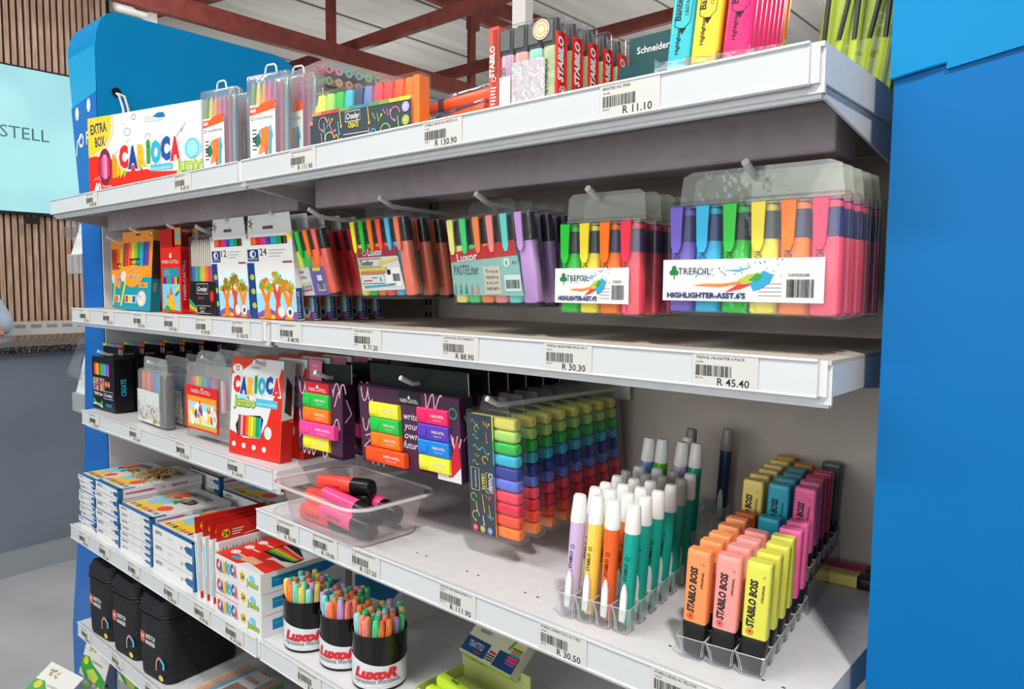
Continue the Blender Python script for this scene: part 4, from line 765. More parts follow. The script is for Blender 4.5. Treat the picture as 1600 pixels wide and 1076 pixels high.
    MB().ext([(.004, h), (w, h), (w, h+.036 if two else h+.034), (.004, h+.03 if not two else h+.036)], d*.8, d*.8+.0012, H('#1a2420', .3)).rect(w-.0015, w, h, h+.035, H('#c9bfb5'), d*.8-.0005).build('hang_tab', t, 0)
    return t
f1 = fc(.132, .134, .028, ['#2bbf4a', '#fb7d1c', '#f5489a', '#eeea3a'], False); f1.location = (1.026, .092, 1.073); f1.rotation_euler = (0, 0, R(2)); tag(f1, 'narrow purple carton of four highlighters with a red maker badge, front of its hook', None, 'narrow purple highlighter cartons')
MB().ext([(.01, .134), (.048, .134), (.05, .17), (.01, .172)], .018, .019, H('#d9688c', .4)).on(LAY(0, .018, 0)).txt('Super', .03, .158, .006, WHITE).txt('bright', .03, .149, .006, WHITE).txt('colours', .03, .14, .006, WHITE).build('pink_flag', f1, 0)
for k in range(1, 5): dup(f1, (1.03+.003*k, .092+.048*k, 1.073), (0, 0, R(2)), 'narrow purple highlighter carton, %s on its hook' % ORD[k])
f2 = fc(.236, .132, .03, ['#efe93c', '#2bc24a', '#fb7d1c', '#fb5420', '#ee2a68', '#5a3fb8', '#1c84d8', '#efe93c'], True); f2.location = (1.212, .10, 1.082); f2.rotation_euler = (R(4), 0, R(2)); tag(f2, 'wide purple carton of eight highlighters with handwriting in the middle, front of its hook', None, 'wide purple highlighter cartons')
for k in range(1, 6): dup(f2, (1.212-.001*k, .10+.046*k, 1.082), (R(4), 0, R(2)), 'wide purple highlighter carton, %s on its hook' % ORD[k])
# tall clear packs of ten small highlighters
TEN = ['#f0e46a', '#b4e070', '#2fc24a', '#35bcd8', '#2a3f9a', '#6a7be0', '#fb4660', '#ee2a44', '#fb4f2a', '#fb7d1c']
def tower_card(mb, w, h, seed, horiz=False):
    mb.txt('Croxley', 0, 0, 0.001, WHITE) if False else None
t = thing('highlighter_pack', 'tall clear pack of ten small highlighters with a slate doodle card, front of its hook', 'highlighter pack', (1.462, .112, 1.012), (R(4), 0, R(0)), 'tall clear highlighter packs')
w, h, d = .1, .19, .022
SL = H('#37434a', .45, name='slate_card')
mb = MB().box(.002, w*.56, -.0002, .0008, .003, h-.006, SL).on(LAY(0, -.0002, 0)); doodles(mb, .006, w*.34, h*.55, h*.95, 6, 3, s=.011); doodles(mb, w*.3, w*.5, h*.55, h*.95, 4, 8, s=.013); doodles(mb, .006, w*.5, h*.1, h*.34, 8, 5, s=.013)
mb.txt('Croxley', w*.43, h*.44, .0085, WHITE, w=h*.15, rot=-PI/2, sh=.3, b=.02); mb.line([(w*.38, h*.36), (w*.51, h*.36), (w*.51, h*.52), (w*.38, h*.52), (w*.38, h*.36)], .0008, WHITE, -.0009)
mb.txt('CREATE', w*.29, h*.44, .006, H('#e8d23a'), w=h*.13, rot=-PI/2, b=.02); mb.line([(w*.08, h*.36), (w*.24, h*.36), (w*.24, h*.54), (w*.08, h*.54), (w*.08, h*.36)], .0008, WHITE, -.0009); mb.txt('MINI HIGHLIGHTERS', w*.15, h*.45, .003, WHITE, w=h*.14, rot=-PI/2)
for k, c in enumerate(('#d8465a', '#a8a04a', '#7a86c8')): mb.disc(w*(.12+.15*k), h*.05, .0055, H(c), -.0008); mb.txt('10', w*(.12+.15*k), h*.04, .004, WHITE, y=-.001)
for k, c in enumerate(TEN): mb.rect(w*.54, w*.56, .003+(9-k)*h*.096, .003+(10-k)*h*.096, H(c), -.0008)
mb.build('doodle_card', t, 0)
for i, c in enumerate(TEN):
    z0 = .003+(9-i)*(h-.009)/10; hz = (h-.009)/10*.95
    mm = MB(); m = H(c, .28); ring = lambda q, s: [(p[2], p[0], p[1]) for p in rr(.017*s, hz*s, .005, q, .010, hz/2)]
    mm.loft([ring(.004, .9), ring(.008, .95), ring(w*.6, .95)], m); b_ = mm.build('highlighter', t, loc=(0, 0, z0))
    mm = MB(); mm.loft([ring(w*.6, 1.0), ring(w*.86, 1.0), ring(w*.93, .93), ring(w*.95, .7)], m); mm.build('cap', b_)
mb = MB(); mb.box(0, w, 0, d, 0, h, CLR, .002); mb.ext([(.02, h), (w-.02, h), (w-.025, h+.022), (.03, h+.022)], d*.4, d*.44, CLR); mb.build('clear_box', t, 0)
for k in range(1, 8): dup(t, (1.462-.003*k, .112+.041*k, 1.012), (R(4+.7*k), 0, R(0)), 'tall clear highlighter pack, %s behind the slate doodle card' % ORD[k])
for x, z, lb in ((.07, 1.19, 'black pencil cartons'), (.39, 1.185, 'clear watercolour wallets'), (.67, 1.216, 'frosted cases'), (.89, 1.222, 'jumbo pen cartons'), (1.1, 1.218, 'narrow purple cartons'), (1.336, 1.229, 'wide purple cartons')):
    hook(x, z, .08, 'white hook holding the '+lb)
hook(1.515, 1.214, .09, 'white hook holding the tall clear highlighter packs')

# ================= open tub of highlighters =================
ZS = .9723
tub = thing('plastic_tub', 'clear takeaway tub full of coral and pink highlighters', 'tub', (1.212, .076, ZS), R(-2))
PK = clear('#fdf6f7', .12, .12); mb = MB()
mb.loft([rr(.205, .118, .02, .0005), rr(.215, .126, .025, .004), rr(.232, .14, .03, .045), rr(.236, .143, .03, .0455), rr(.246, .152, .032, .07), rr(.268, .172, .036, .0702), rr(.268, .172, .036, .067), rr(.264, .168, .036, .066)], PK, True, False); mb.build('tub', tub)
mb = MB(); RM = clear('#fdf0f2', .4, .1); pts = [(x, y, .069) for x, y, z in rr(.268, .172, .036, 0, 0, 0, 5)]; mb.tube(pts+[pts[0]], .0028, RM, 8); mb.loft([rr(.206, .119, .02, .001), rr(.208, .121, .02, .003)], RM, True, True); mb.build('rim', tub)
mk = thing('highlighter', 'x', 'highlighter'); mb = MB()
def mkbody(c): 
    mb = MB(); f = lambda q, a, b: [(q, p[0], p[1]) for p in rr(a, b, min(a, b)*.42, q, 0, 0)]
    mb.loft([f(.0, .006, .012), f(.004, .014, .02), f(.045, .0185, .0225), f(.066, .019, .0225), f(.069, .016, .019)], H(c, .28)); mb.on(LAY(.02, -.0098, -.002)); mb.txt('HIGHLIGHTER', 0, 0, .004, INK, al='l', w=.03, y=0); mb.M = Matrix(); return mb
def marker(c, label):
    t = thing('highlighter', label, 'highlighter', (0, 0, 0), 0, 'highlighters in the open tub'); b = mkbody(c).build('body', t)
    mb = MB(); f = lambda q, a, b: [(q, p[0], p[1]) for p in rr(a, b, min(a, b)*.45, q, 0, 0)]
    mb.loft([f(.069, .0205, .0235), f(.094, .0205, .0235), f(.1, .018, .0215), f(.102, .012, .016)], BLACK); mb.build('cap', t); return t
bpy.data.objects.remove(mk)
ca = marker('#fb4b42', 'coral highlighter lying on top with its black cap at the centre of the tub'); ca.scale = (1.3,)*3; ca.location = (1.120, .072, 1.034); ca.rotation_euler = (R(10), R(-3), R(8))
cb = marker('#f8508e', 'pink highlighter on top at the right side of the tub'); cb.scale = (1.3,)*3; cb.location = (1.178, .042, 1.030); cb.rotation_euler = (R(12), R(7), R(4))
TT = [(ca, 1.104, .034, .990, 0, 2, 'coral highlighter at the front left bottom of the tub'), (ca, 1.102, .071, .990, 0, 0, 'coral highlighter at the bottom middle of the tub'), (ca, 1.106, .107, .990, 0, -1, 'coral highlighter along the back wall of the tub'),
      (ca, 1.098, .052, 1.012, -2, 1, 'coral highlighter leaning on the left end of the tub'), (cb, 1.186, .112, 1.022, 8, -3, 'pink highlighter at the back right of the tub'), (cb, 1.19, .030, 1.004, 4, 3, 'pink highlighter against the front wall of the tub'), (ca, 1.102, .104, 1.016, -1, -5, 'coral highlighter below the topmost one in the tub')]
for s_, x, y, z, p_, yw, lb in TT: dup(s_, (x+(.014 if x < 1.15 else -.01), .072+(y-.072)*.86, z), (0, R(p_), R(yw)), lb)

# ================= tray of slim pens =================
def stepped(name, label, cat, org, ang, nc, pc, prr, rows1, rows2, h1, rise):
    t = thing(name, label, cat, (org[0], org[1], ZS), R(ang)); mb = MB(); W_ = nc*pc; th = .0014
    EDG = clear('#fbfdfe', .38, .05, 1.2); eb = MB()
    def bank(y0, n, zb, zt):
        for k in range(nc):
            for j in range(n):
                cx, cy = (k+.5)*pc, y0+(j+.5)*prr; a_, b_ = pc*.97, prr*.95
                R_ = [rr(a_*.74, b_*.66, .004, zb, cx, cy, 2), rr(a_*.78, b_*.72, .004, zb+.001, cx, cy, 2), rr(a_*.86, b_*.82, .004, (zb+zt)/2, cx, cy, 2), rr(a_, b_, .003, zt, cx, cy, 2)]
                mb.loft(R_, ACR, True, False); q = R_[-1]; eb.tube([(x, y, z) for x, y, z in q]+[q[0]], .00055, EDG, 4)
                if j == 0 or k == nc-1:
                    for c in (3, 4, 7, 8, 10, 11): eb.tube([R_[1][c], R_[2][c], R_[3][c]], .00045, EDG, 4)
    bank(0, rows1, .004, h1); y2 = (rows1+rows2)*prr
    bank(rows1*prr, rows2, .004+rise, h1+rise)
    for x in (0, W_-th): mb.box(x, x+th, rows1*prr, y2+.004, .0005, .004+rise, ACR)
    mb.box(0, W_, y2+.003, y2+.0045, .0005, h1+rise, ACR); mb.build('tray', t, 40); eb.build('tray_edges', t, 0); return t
ang = 7.7; u = Vector((math.cos(R(ang)), math.sin(R(ang)), 0)); v = Vector((-math.sin(R(ang)), math.cos(R(ang)), 0))
pc, pr2 = .0248, .0346; ORG = Vector((1.698, .052, 0))-u*pc*.5-v*pr2*.5
tray1 = stepped('pen_tray', 'clear stepped acrylic tray of slim pens near the shelf edge', 'pen tray', ORG, ang, 4, pc, pr2, 6, 5, .034, .036)
def slim(c, capc, label):
    t = thing('slim_highlighter', label, 'highlighter', (0, 0, 0), 0, 'slim pens in the clear stepped tray'); m = H(c, .25)
    mb = MB(); mb.lathe([(.0062, .006), (.0085, .012), (.0092, .045), (.0094, .118), (.0088, .12)], m, 14); 
    mb.on(LAY(0, -.0094, 0)).txt('STABILO', .001, .072, .0042, INK, w=.022, rot=PI/2, b=.02, y=-.0002).txt('swing cool', .002, .05, .0034, INK, w=.018, rot=PI/2, sh=.3, y=-.0002).ring(.0, .089, .0022, .0007, INK, -.0003)
    mb.build('barrel', t)
    mb = MB(); w_ = H(capc, .3); mb.loft([[(a*s1, b*s2, z) for a, b in [(math.cos(2*PI*k/14), math.sin(2*PI*k/14)) for k in range(14)]] for z, s1, s2 in ((.119, .0096, .0096), (.123, .0098, .0098), (.15, .0082, .007), (.153, .007, .0055))], w_); mb.build('end_cap', t)
    mb = MB(); mb.loft([[(x_, -.010-q, z) for x_, q in ((-.0045*s, 0), (.0045*s, 0), (.004*s, .003), (-.004*s, .003))] for z, s in ((.012, .8), (.02, 1), (.046, .9), (.056, .45), (.058, .2))], H('#e9e9e6', .3)); mb.build('clip', t)
    return t
protos = {}
CN = {'l': ('#c9b2d6', 'lilac'), 'y': ('#f2cb52', 'yellow'), 'o': ('#f2642a', 'orange'), 't': ('#0e9e8e', 'teal'), 'b': ('#6f8fd0', 'blue'), 'g': ('#4fb82a', 'green'), 'n': ('#2a3f6a', 'navy')}
def put_slim(k, c, r, tier, capc='#ecece8'):
    key = (k, capc); hgt = .036 if tier else 0
    p = ORG+u*pc*(c+.5)+v*pr2*(r+.5); loc = (p.x, p.y, ZS+.0045+hgt)
    rn = random.Random(c*31+r); rot = (R(rn.uniform(-2, 1)), R(rn.uniform(2.5, 5)), R(ang+rn.uniform(-4, 4)))
    rowt = ['front', 'second', 'third', 'fourth', 'fifth', 'sixth'][r] if not tier else ['first raised', 'second raised', 'third raised', 'fourth raised', 'rearmost raised'][r-6]
    lb = '%s slim pen%s, %s row, %s column of the clear tray' % (CN[k][1], ' capped grey' if capc != '#ecece8' else '', rowt, ['leftmost', 'second', 'third', 'rightmost'][c])
    if key not in protos: o = slim(CN[k][0], capc, lb); o.location = loc; o.rotation_euler = rot; protos[key] = o
    else: dup(protos[key], loc, rot, lb)
G_ = '#a9a79f'
for r, row in enumerate(['lyot', 'lyot', 'lyot', 'lbot', 'LYOT', 'lbOt']):
    for c, k in enumerate(row): put_slim(k.lower(), c, r, 0, G_ if k.isupper() else '#ecece8')
for c, k in enumerate('bglt'): put_slim(k, c, 6, 1)
put_slim('l', 2, 7, 1); put_slim('n', 1, 9, 1, '#8f8b84'); put_slim('n', 3, 10, 1, '#9b978f')

# ================= tray of chunky markers =================
ang2 = 7.3; u3 = Vector((math.cos(R(ang2)), math.sin(R(ang2)), 0)); v3 = Vector((-math.sin(R(ang2)), math.cos(R(ang2)), 0))
pc3, pr3 = .0325, .0328; ORG3 = Vector((1.862, .062, 0))-u3*pc3*.5-v3*pr3*.45
tray2 = stepped('marker_tray', 'clear stepped acrylic tray of chunky marker pens beside the right blue board', 'marker tray', ORG3, ang2, 3, pc3, pr3, 6, 6, .026, .036)
def boss(c, label):
    t = thing('chunky_highlighter', label, 'highlighter', (0, 0, 0), 0, 'chunky markers in the clear stepped tray'); m = H(c, .33)
    w_, d_ = .0265, .0165
    mb = MB(); mb.loft([rr(w_*.97, d_*.95, .003, .036), rr(w_*.99, d_, .003, .04), rr(w_, d_, .003, .114), rr(w_*.98, d_*.96, .003, .1185), rr(w_*.9, d_*.85, .003, .1198)], m)
    mb.on(LAY(0, -d_/2, 0)).txt('STABILO BOSS', -.0005, .075, .0075, INK, w=.052, rot=PI/2-.03, b=.045, sh=.15, y=-.0003).txt('ORIGINAL', .0075, .088, .0026, INK, w=.02, rot=PI/2-.03, b=.02, y=-.0003).ring(-.0045, .0445, .0034, .0008, H('#c8281e'), -.0003)
    mb.poly([(-.006, .043), (-.003, .043), (-.0025, .0455), (-.0045, .0468), (-.0062, .0455)], H('#c8281e'), -.00035); mb.ring(.0065, .1055, .0011, .0003, INK, -.0003); mb.build('body', t)
    mb = MB(); mb.loft([rr(w_*.8, d_*.7, .004, .0), rr(w_*.88, d_*.86, .004, .003), rr(w_*.99, d_, .003, .030), rr(w_, d_, .003, .037), rr(w_*.96, d_*.94, .003, .0385)], H('#131313', .4)); mb.build('cap', t); return t
BC = {'o': ('#f3955a', 'apricot orange'), 'd': ('#c85a1e', 'dark orange'), 'p': ('#f59a94', 'peach pink'), 'y': ('#dedb54', 'lime yellow'), 'k': ('#fb6aa4', 'pink'), 'c': ('#2cb0c8', 'turquoise'), 'l': ('#f6dc78', 'cream yellow'), 'm': ('#d8a01e', 'mustard'), 'g': ('#c8205a', 'magenta'), 'x': ('#55565a', 'dark grey'), 'n': ('#c8801e', 'ochre'), 'e': ('#1c8a9a', 'deep teal')}
bp_ = {}
def put_boss(k, c, r):
    tier = r >= 6; p = ORG3+u3*pc3*(c+.5)+v3*pr3*(r+.5); loc = (p.x, p.y, ZS+.0045+(.036 if tier else 0)); rn = random.Random(c*17+r)
    rot = (R(rn.uniform(-1.5, 1)), R(rn.uniform(1.5, 3)), R(ang2+rn.uniform(-2, 2)))
    rowt = ['front', 'second', 'third', 'fourth', 'fifth', 'sixth', 'first raised', 'second raised', 'third raised', 'fourth raised', 'fifth raised', 'rearmost raised'][r]
    lb = '%s chunky marker, %s row, %s column of the clear tray' % (BC[k][1], rowt, ['left', 'middle', 'right'][c])
    if k not in bp_: o = boss(BC[k][0], lb); o.location = loc; o.rotation_euler = rot; bp_[k] = o
    else: dup(bp_[k], loc, rot, lb)
for c, col in enumerate(['oooood'+'lllllm', 'pppp c'+'cceen ', 'yyyykk'+'kkgg x']):
    for r, k in enumerate(col):
        if k != ' ': put_boss(k, c, r)
# loose markers behind the tray
for lb, c, loc, rot in (('cream yellow chunky marker lying behind the clear tray', 'l', (1.985, .40, ZS+.0085), (R(90), 0, R(-85))), ('magenta chunky marker lying at the back beside the blue board', 'g', (1.985, .435, ZS+.0085), (R(90), 0, R(-80)))):
    dup(bp_[c], (loc[0]-.01, loc[1], loc[2]), rot, lb, 'loose markers lying on the shelf')
# ================= fourth shelf, left bay: stacked cartons =================
ZL = .7184; GB = H('#17639e', .35)
def giotto(w, d, h, num, face=True, lbl=''):
    t = thing('marker_carton', lbl, 'marker carton', (0, 0, 0)); r = random.Random(int(w*1000+num))
    def art(mb):
        mb.txt('GIOTTO', w*.07, h*.52, min(h*.3, .008), H('#5a6068'), al='l', w=min(w*.24, .035), b=.02); mb.rect(w*.38, w*.5, h*.56, h*.62, H('#a9adb2')); mb.txt(str(num), w*.72, h*.35, min(h*.28, .007), H('#3a3f46'))
        mb.poly([(w*.78, h*.5), (w*.84, h*.25), (w*.985, h*.2), (w*.985, h*.72), (w*.84, h*.7)], H('#1c5c94', .35)); mb.rect(w*.97, w, 0, h, GB, -.0005)
        mb.rect(0, w, h*.0, h*.02, H('#b9bcc0'), -.0004)
        mb.on(RIGHT(w)).rect(0, .012, 0, h, GB); mb.poly([(d*.08, h*.42), (d*.38, h*.36), (d*.44, h*.5), (d*.38, h*.64), (d*.08, h*.58)], H('#b0508c'), -.0005); mb.txt(str(num), d*.52, h*.38, h*.26, INK, y=-.0005)
        mb.txt('GIOTTO', d*.62, h*.38, h*.26, H('#3a3f46'), al='l', w=d*.2, b=.03, y=-.0005); mb.rect(d*.85, d*.97, h*.45, h*.52, H('#a9adb2'))
        if face:
            mb.on(TOP(h)).rect(0, w, 0, d*.06, GB, -.0003); mb.rect(w*.93, w, 0, d*.2, GB, -.0003)
            mb.poly([(w*.02, d*.1), (w*.5, d*.08), (w*.7, d*.2), (w*.4, d*.42), (w*.1, d*.35)], H('#f0c43a'), -.0004); mb.poly([(w*.1, d*.3), (w*.3, d*.25), (w*.55, d*.5), (w*.3, d*.7), (w*.05, d*.5)], H('#8cc7d8'), -.0005)
            mb.poly([(w*.0, d*.55), (w*.2, d*.5), (w*.4, d*.75), (w*.1, d*.85)], H('#ee7a3a'), -.0005); mb.disc(w*.68, d*.3, w*.12, H('#e8562a'), -.0006, rz=d*.09)
            mb.disc(w*.3, d*.62, w*.09, H('#d84a2a'), -.0007, rz=d*.05); mb.poly([(w*.4, d*.5), (w*.6, d*.45), (w*.5, d*.6)], H('#3a9a5a'), -.0007)
            for k in range(9): mb.disc(w*(.1+.09*k), d*.14, w*.028, H(RNB[(k*5) % 12], .4), -.0008, rz=d*.035, rot=.3)
            mb.disc(w*.62, d*.62, w*.17, BLACK, -.0007, rz=d*.085); 
            for k in range(6): mb.disc(w*(.5+.05*k), d*.62, w*.026, H(RNB[(k*2) % 12], .4), -.0009, rz=d*.065)
            mb.txt('GIOTTO', w*.5, d*.78, d*.09, H('#4a5a68'), w=w*.6, y=-.0009, b=.04); mb.txt('turbo color', w*.42, d*.9, d*.035, H('#7a8a94'), w=w*.4, y=-.0009)
    carton(t, w, h, d, WHITE, 'carton', art); return t
def stack(proto, x, y, n, h, yaw=0, lbl='', jit=.003, z=ZL, seed=1, names=None):
    r = random.Random(seed); out = []
    for i in range(n):
        loc = (x+r.uniform(-jit, jit), y+r.uniform(0, jit*1.5), z+i*(h+.0007)); lb = '%s, %s' % (lbl, ('topmost' if i == n-1 else 'lowest' if i == 0 else ['', 'second', 'third', 'fourth', 'fifth', 'sixth', 'seventh', 'eighth', 'ninth'][i]+' from the bottom'))
        if i == 0: proto.location = loc; proto['label'] = lb; o = proto
        else: o = dup(proto, loc, None, lb)
        o['group'] = lbl; out.append(o)
    return out
stack(giotto(.112, .19, .0138, 12), .03, .032, 10, .0138, 0, 'thin white marker carton in the leftmost stack', .004, seed=2)
stack(giotto(.148, .215, .0240, 24), .148, .034, 6, .0240, 0, 'white marker carton in the stack with rubber bands', .0025, seed=3)
stack(giotto(.182, .2, .0158, 12), .303, .036, 7, .0158, 0, 'white marker carton in the blue-cornered middle stack', .0015, seed=4)
stack(giotto(.205, .2, .0345, 24), .494, .036, 3, .0345, 0, 'thick white marker carton in the stack beside the red pencil boxes', .001, seed=5)
stack(giotto(.17, .18, .024, 24), .2, .262, 6, .024, 0, 'white marker carton in the rear left stack', .002, seed=6)
stack(giotto(.2, .18, .024, 24), .40, .258, 5, .024, 0, 'white marker carton in the rear middle stack', .002, seed=7)
stack(giotto(.2, .17, .024, 36), .62, .27, 5, .024, 0, 'white marker carton in the rear right stack', .002, seed=8)
mb = MB(); r = random.Random(12)
for k in range(46):
    cx, cy = .222+r.gauss(0, .025), .15+r.gauss(0, .025); rad = r.uniform(.012, .026); a0 = r.uniform(0, 6); el = r.uniform(.4, 1)
    zc = ZL+6*.0247+.003+r.random()*.012; P = [(cx+rad*math.cos(a0+a)*1.0, cy+rad*el*math.sin(a0*.5+a), zc+.003*math.sin(a*2+k)) for a in [q*2*PI/12 for q in range(13)]]
    mb.tube(P, .0009, H('#c9a25e' if k % 3 else '#d8b878', .6), 5)
tag(mb.build('rubber_bands'), 'heap of tan rubber bands on top of a white carton stack', 'rubber bands', None, 'stuff')
# upright pencil cartons with red tops
w, h, d = .0155, .135, .175
t = thing('pencil_carton', 'x', 'pencil pack'); 
def art(mb):
    mb.rect(0, w, 0, h, WHITE); mb.rect(w*.32, w*.72, h*.1, h*.88, H('#3fa9c8')); mb.rect(w*.45, w*.55, h*.05, h*.92, H('#8fd4e6'), -.0004); mb.rect(w*.9, w, 0, h*.4, RED, -.0004)
    mb.on(RIGHT(w)); mb.rect(0, d, 0, h*.1, RED)
    for k in range(22):
        c = H(RNB[(k*7) % 12], .4); x = d*(.04+.042*k); mb.rect(x, x+d*.02, h*.7, h*.87, c, -.0005); mb.poly([(x, h*.87), (x+d*.02, h*.87), (x+d*.01, h*.94)], c, -.0005)
    carioca(mb, d*.05, h*.42, h*.24, d*.9, -.001); mb.rect(d*.1, d*.6, h*.15, h*.35, H('#f0a03a'))
carton(t, w, h, d, WHITE, 'carton', art)
mb = MB().on(RIGHT(w*.3)).box(.0, d, -.0012, 0, h-.01, h+.035, H('#c4241c', .35)); mb.disc(.02, h+.014, .009, H('#f2c51e'), -.002); mb.txt('24', .02, h+.009, .01, INK, y=-.0024, b=.02)
for k in range(3): mb.rect(.034, .06-.004*k, h+.018-.005*k, h+.020-.005*k, WHITE, -.002)
mb.line([(.06, h+.004), (d*.95, h+.012)], .0012, WHITE, -.002); mb.rect(d*.93, d, h-.002, h+.034, H('#7fae3a'), -.0018); mb.rect(d*.96, d*.98, h-.002, h+.034, WHITE, -.002); mb.build('red_flap', t, 0)
for k in range(4):
    loc = (.7225+k*.0235, .034+.002*k, ZL); rt_ = (0, R([-5, -1.5, 0, 0][k]), R([-2, 0, 0, 0][k])); lb = ['leftmost upright pencil box with a red flap, leaning left', 'second upright pencil box with a red flap numbered 24', 'third upright pencil box with a red flap numbered 24', 'rightmost upright pencil box, its red flap numbered 24 in a yellow disc'][k]
    if k == 0: t.location = loc; t.rotation_euler = rt_; t['label'] = lb; t['group'] = 'upright pencil boxes with red flaps'
    else: dup(t, loc, rt_, lb)
# jumbo cartons
w, h, d = .176, .0405, .19
t = thing('marker_carton', 'x', 'marker carton')
def art(mb):
    carioca(mb, w*.04, h*.25, h*.5, w*.46); mb.disc(w*.62, h*.5, w*.052, H('#e8c42a'), rz=h*.24); mb.txt('24', w*.62, h*.38, h*.24, INK, y=-.0006, b=.02); mb.txt('Jumbo', w*.83, h*.22, h*.3, H('#2b9b3f'), w=w*.25, y=-.0006, b=.05); mb.txt('Jumbo', w*.83, h*.235, h*.26, H('#d8d83a'), w=w*.23, y=-.0008); mb.disc(w*.82, h*.62, w*.06, H('#6fc4e0'), rz=h*.16)
    mb.on(RIGHT(w)).poly([(d*.12, h*.25), (d*.75, h*.25), (d*.95, h*.5), (d*.75, h*.75), (d*.12, h*.75)], H('#1580b4', .3)); mb.line([(d*.14, h*.55), (d*.7, h*.55)], .002, H('#49a7d0'), -.0005)
    mb.on(TOP(h)).poly([(0, 0), (w*.5, 0), (w*.62, d*.2), (w*.62, d*.62), (w*.3, d*.75), (0, d*.7)], RED, -.0003)
    mb.poly([(w*.4, d*.12), (w, d*.05), (w, d*.28), (w*.7, d*.3)], RED, -.00035)
    for k in range(3): mb.disc(w*(.12+.02*k), d*(.5-.17*k), w*.07, H('#e8d8d4'), -.0006, rz=d*.05); mb.rect(w*(.2+.02*k), w*(.36+.02*k), d*(.48-.17*k), d*(.5-.17*k), WHITE, -.0006)
    mb.poly([(w*.38, d*.36), (w*.36, d*.62), (w*.5, d*.72), (w*.95, d*.52), (w*.97, d*.4), (w*.8, d*.34)], BLACK, -.0006)
    for k, c in enumerate(['#f29ab0', '#d8232a', '#ee6b1f', '#f5c518', '#8cc63f', '#1e9e4a']): mb.poly([(w*.4, d*(.62-.04*k)), (w*.4, d*(.585-.04*k)), (w*.93, d*(.505-.02*k)), (w*.93, d*(.53-.02*k))], H(c, .3), -.0008)
    carioca(mb, w*.42, d*.78, d*.13, w*.55, -.0012); mb.txt('Jumbo', w*.25, d*.8, d*.1, H('#2b9b3f'), w=w*.3, y=-.0009, b=.05); mb.rect(w*.6, w*.97, d*.66, d*.74, H('#49b6d8'), -.0009); mb.txt('superwashable', w*.78, d*.68, d*.03, WHITE, w=w*.32, y=-.0011)
    mb.poly([(w*.3, d*.05), (w*.7, d*.1), (w*.7, d*.2), (w*.45, d*.2)], H('#e0a080'), -.0009); mb.disc(w*.35, d*.07, w*.09, H('#1f9cc0'), -.001, rz=d*.035)
carton(t, w, h, d, WHITE, 'carton', art)
stack(t, .822, .024, 3, h, 0, 'white jumbo marker carton with red top in the stack of three', .0015, seed=9)
jb = thing('marker_carton', 'grey-white marker carton standing behind the jumbo cartons', 'marker carton', (1.0, .23, .7185))
carton(jb, .16, .125, .16, WHITE, 'carton', lambda mb: mb.poly([(.01, .03), (.12, .04), (.15, .07), (.12, .085), (.01, .07)], H('#1c6f9c')))

# ================= fourth shelf, right bay: pen cups =================
PC = [('#7fe0c8', 'mint'), ('#f78c7c', 'coral pink'), ('#c9a2dc', 'lilac'), ('#fb8a4a', 'orange'), ('#efd86a', 'yellow'), ('#4fd08a', 'green'), ('#8fdfe0', 'aqua')]
def cup(x, y, r0, label, seed, yaw):
    t = thing('pen_cup', label, 'pen cup', (x, y, .7185), R(yaw), 'round black and white pen cups'); H_ = .093
    mb = MB(); mb.lathe([(r0*.95, 0), (r0*.97, .001), (r0*.97, .004)], BLACK, 40, c1=False); mb.lathe([(r0*.955, .0045), (r0, H_), (r0*.97, H_), (r0*.92, .004)], H('#0e0e11', .12), 40, c0=False, c1=True); mb.build('cup', t)
    mb = MB(); N = 48; V = []; F = []
    for i in range(N+1):
        a = -PI/2+(i/N-.5)*2*PI*.97; tp_ = .044+.022*(.5+.5*math.sin((a+PI/2)*1.0+2.6+PI/2)); 
        for z in (.005, tp_): rr0 = r0*(.957+.043*z/H_)+.0006; V.append((rr0*math.cos(a), rr0*math.sin(a), z))
    mb.add(V, [(2*i, 2*i+2, 2*i+3, 2*i+1) for i in range(N)], H('#d9dde0', .3)); 
    def wrap(fn, m):
        q = MB(); fn(q); mb.add([((r0*.985+.0011)*math.cos(-PI/2+v.x/r0), (r0*.985+.0011)*math.sin(-PI/2+v.x/r0), v.z) for v in q.v], q.f, m)
    wrap(lambda q: q.txt('LuxoR', -.002, .024, .016, RED, w=.078, sh=.25, b=.06), H('#d3202a', .35)); wrap(lambda q: q.txt('Impressions Worldwide', .0, .0155, .007, INK, w=.085, sh=.35), INK)
    r = random.Random(4)
    def dots(q):
        for i in range(90): a = r.uniform(-.06, .06); q.rect(a, a+.0012, .007+.0075*r.random(), .0, INK); 
    q = MB()
    for i in range(70): a = -.06+.12*(i % 35)/35; z = .008+.006*(i//35)+.0015*r.random(); q.disc(a, z, .0006, INK, 0, n=5)
    mb.add([((r0*.97+.0011)*math.cos(-PI/2+v.x/r0), (r0*.97+.0011)*math.sin(-PI/2+v.x/r0), v.z) for v in q.v], q.f, H('#6a7a78', .5)); mb.build('printed_sleeve', t)
    return t
pp = {}
def cpen(c, nm):
    t = thing('pastel_pen', 'x', 'pen'); mb = MB(); m = H(c, .3)
    mb.lathe([(.0035, 0), (.0050, .004), (.0053, .072)], H('#1a1a1c', .3), 12); mb.build('barrel', t)
    mb = MB(); mb.lathe([(.0055, .07), (.0059, .077), (.0058, .102), (.0050, .108), (.0034, .1092)], m, 12); mb.loft([rr(.003, .002, .0008, z, 0, -.0063) for z in (.076, .096)]+[rr(.002, .001, .0004, .1, 0, -.0063)], m); mb.build('cap', t); return t
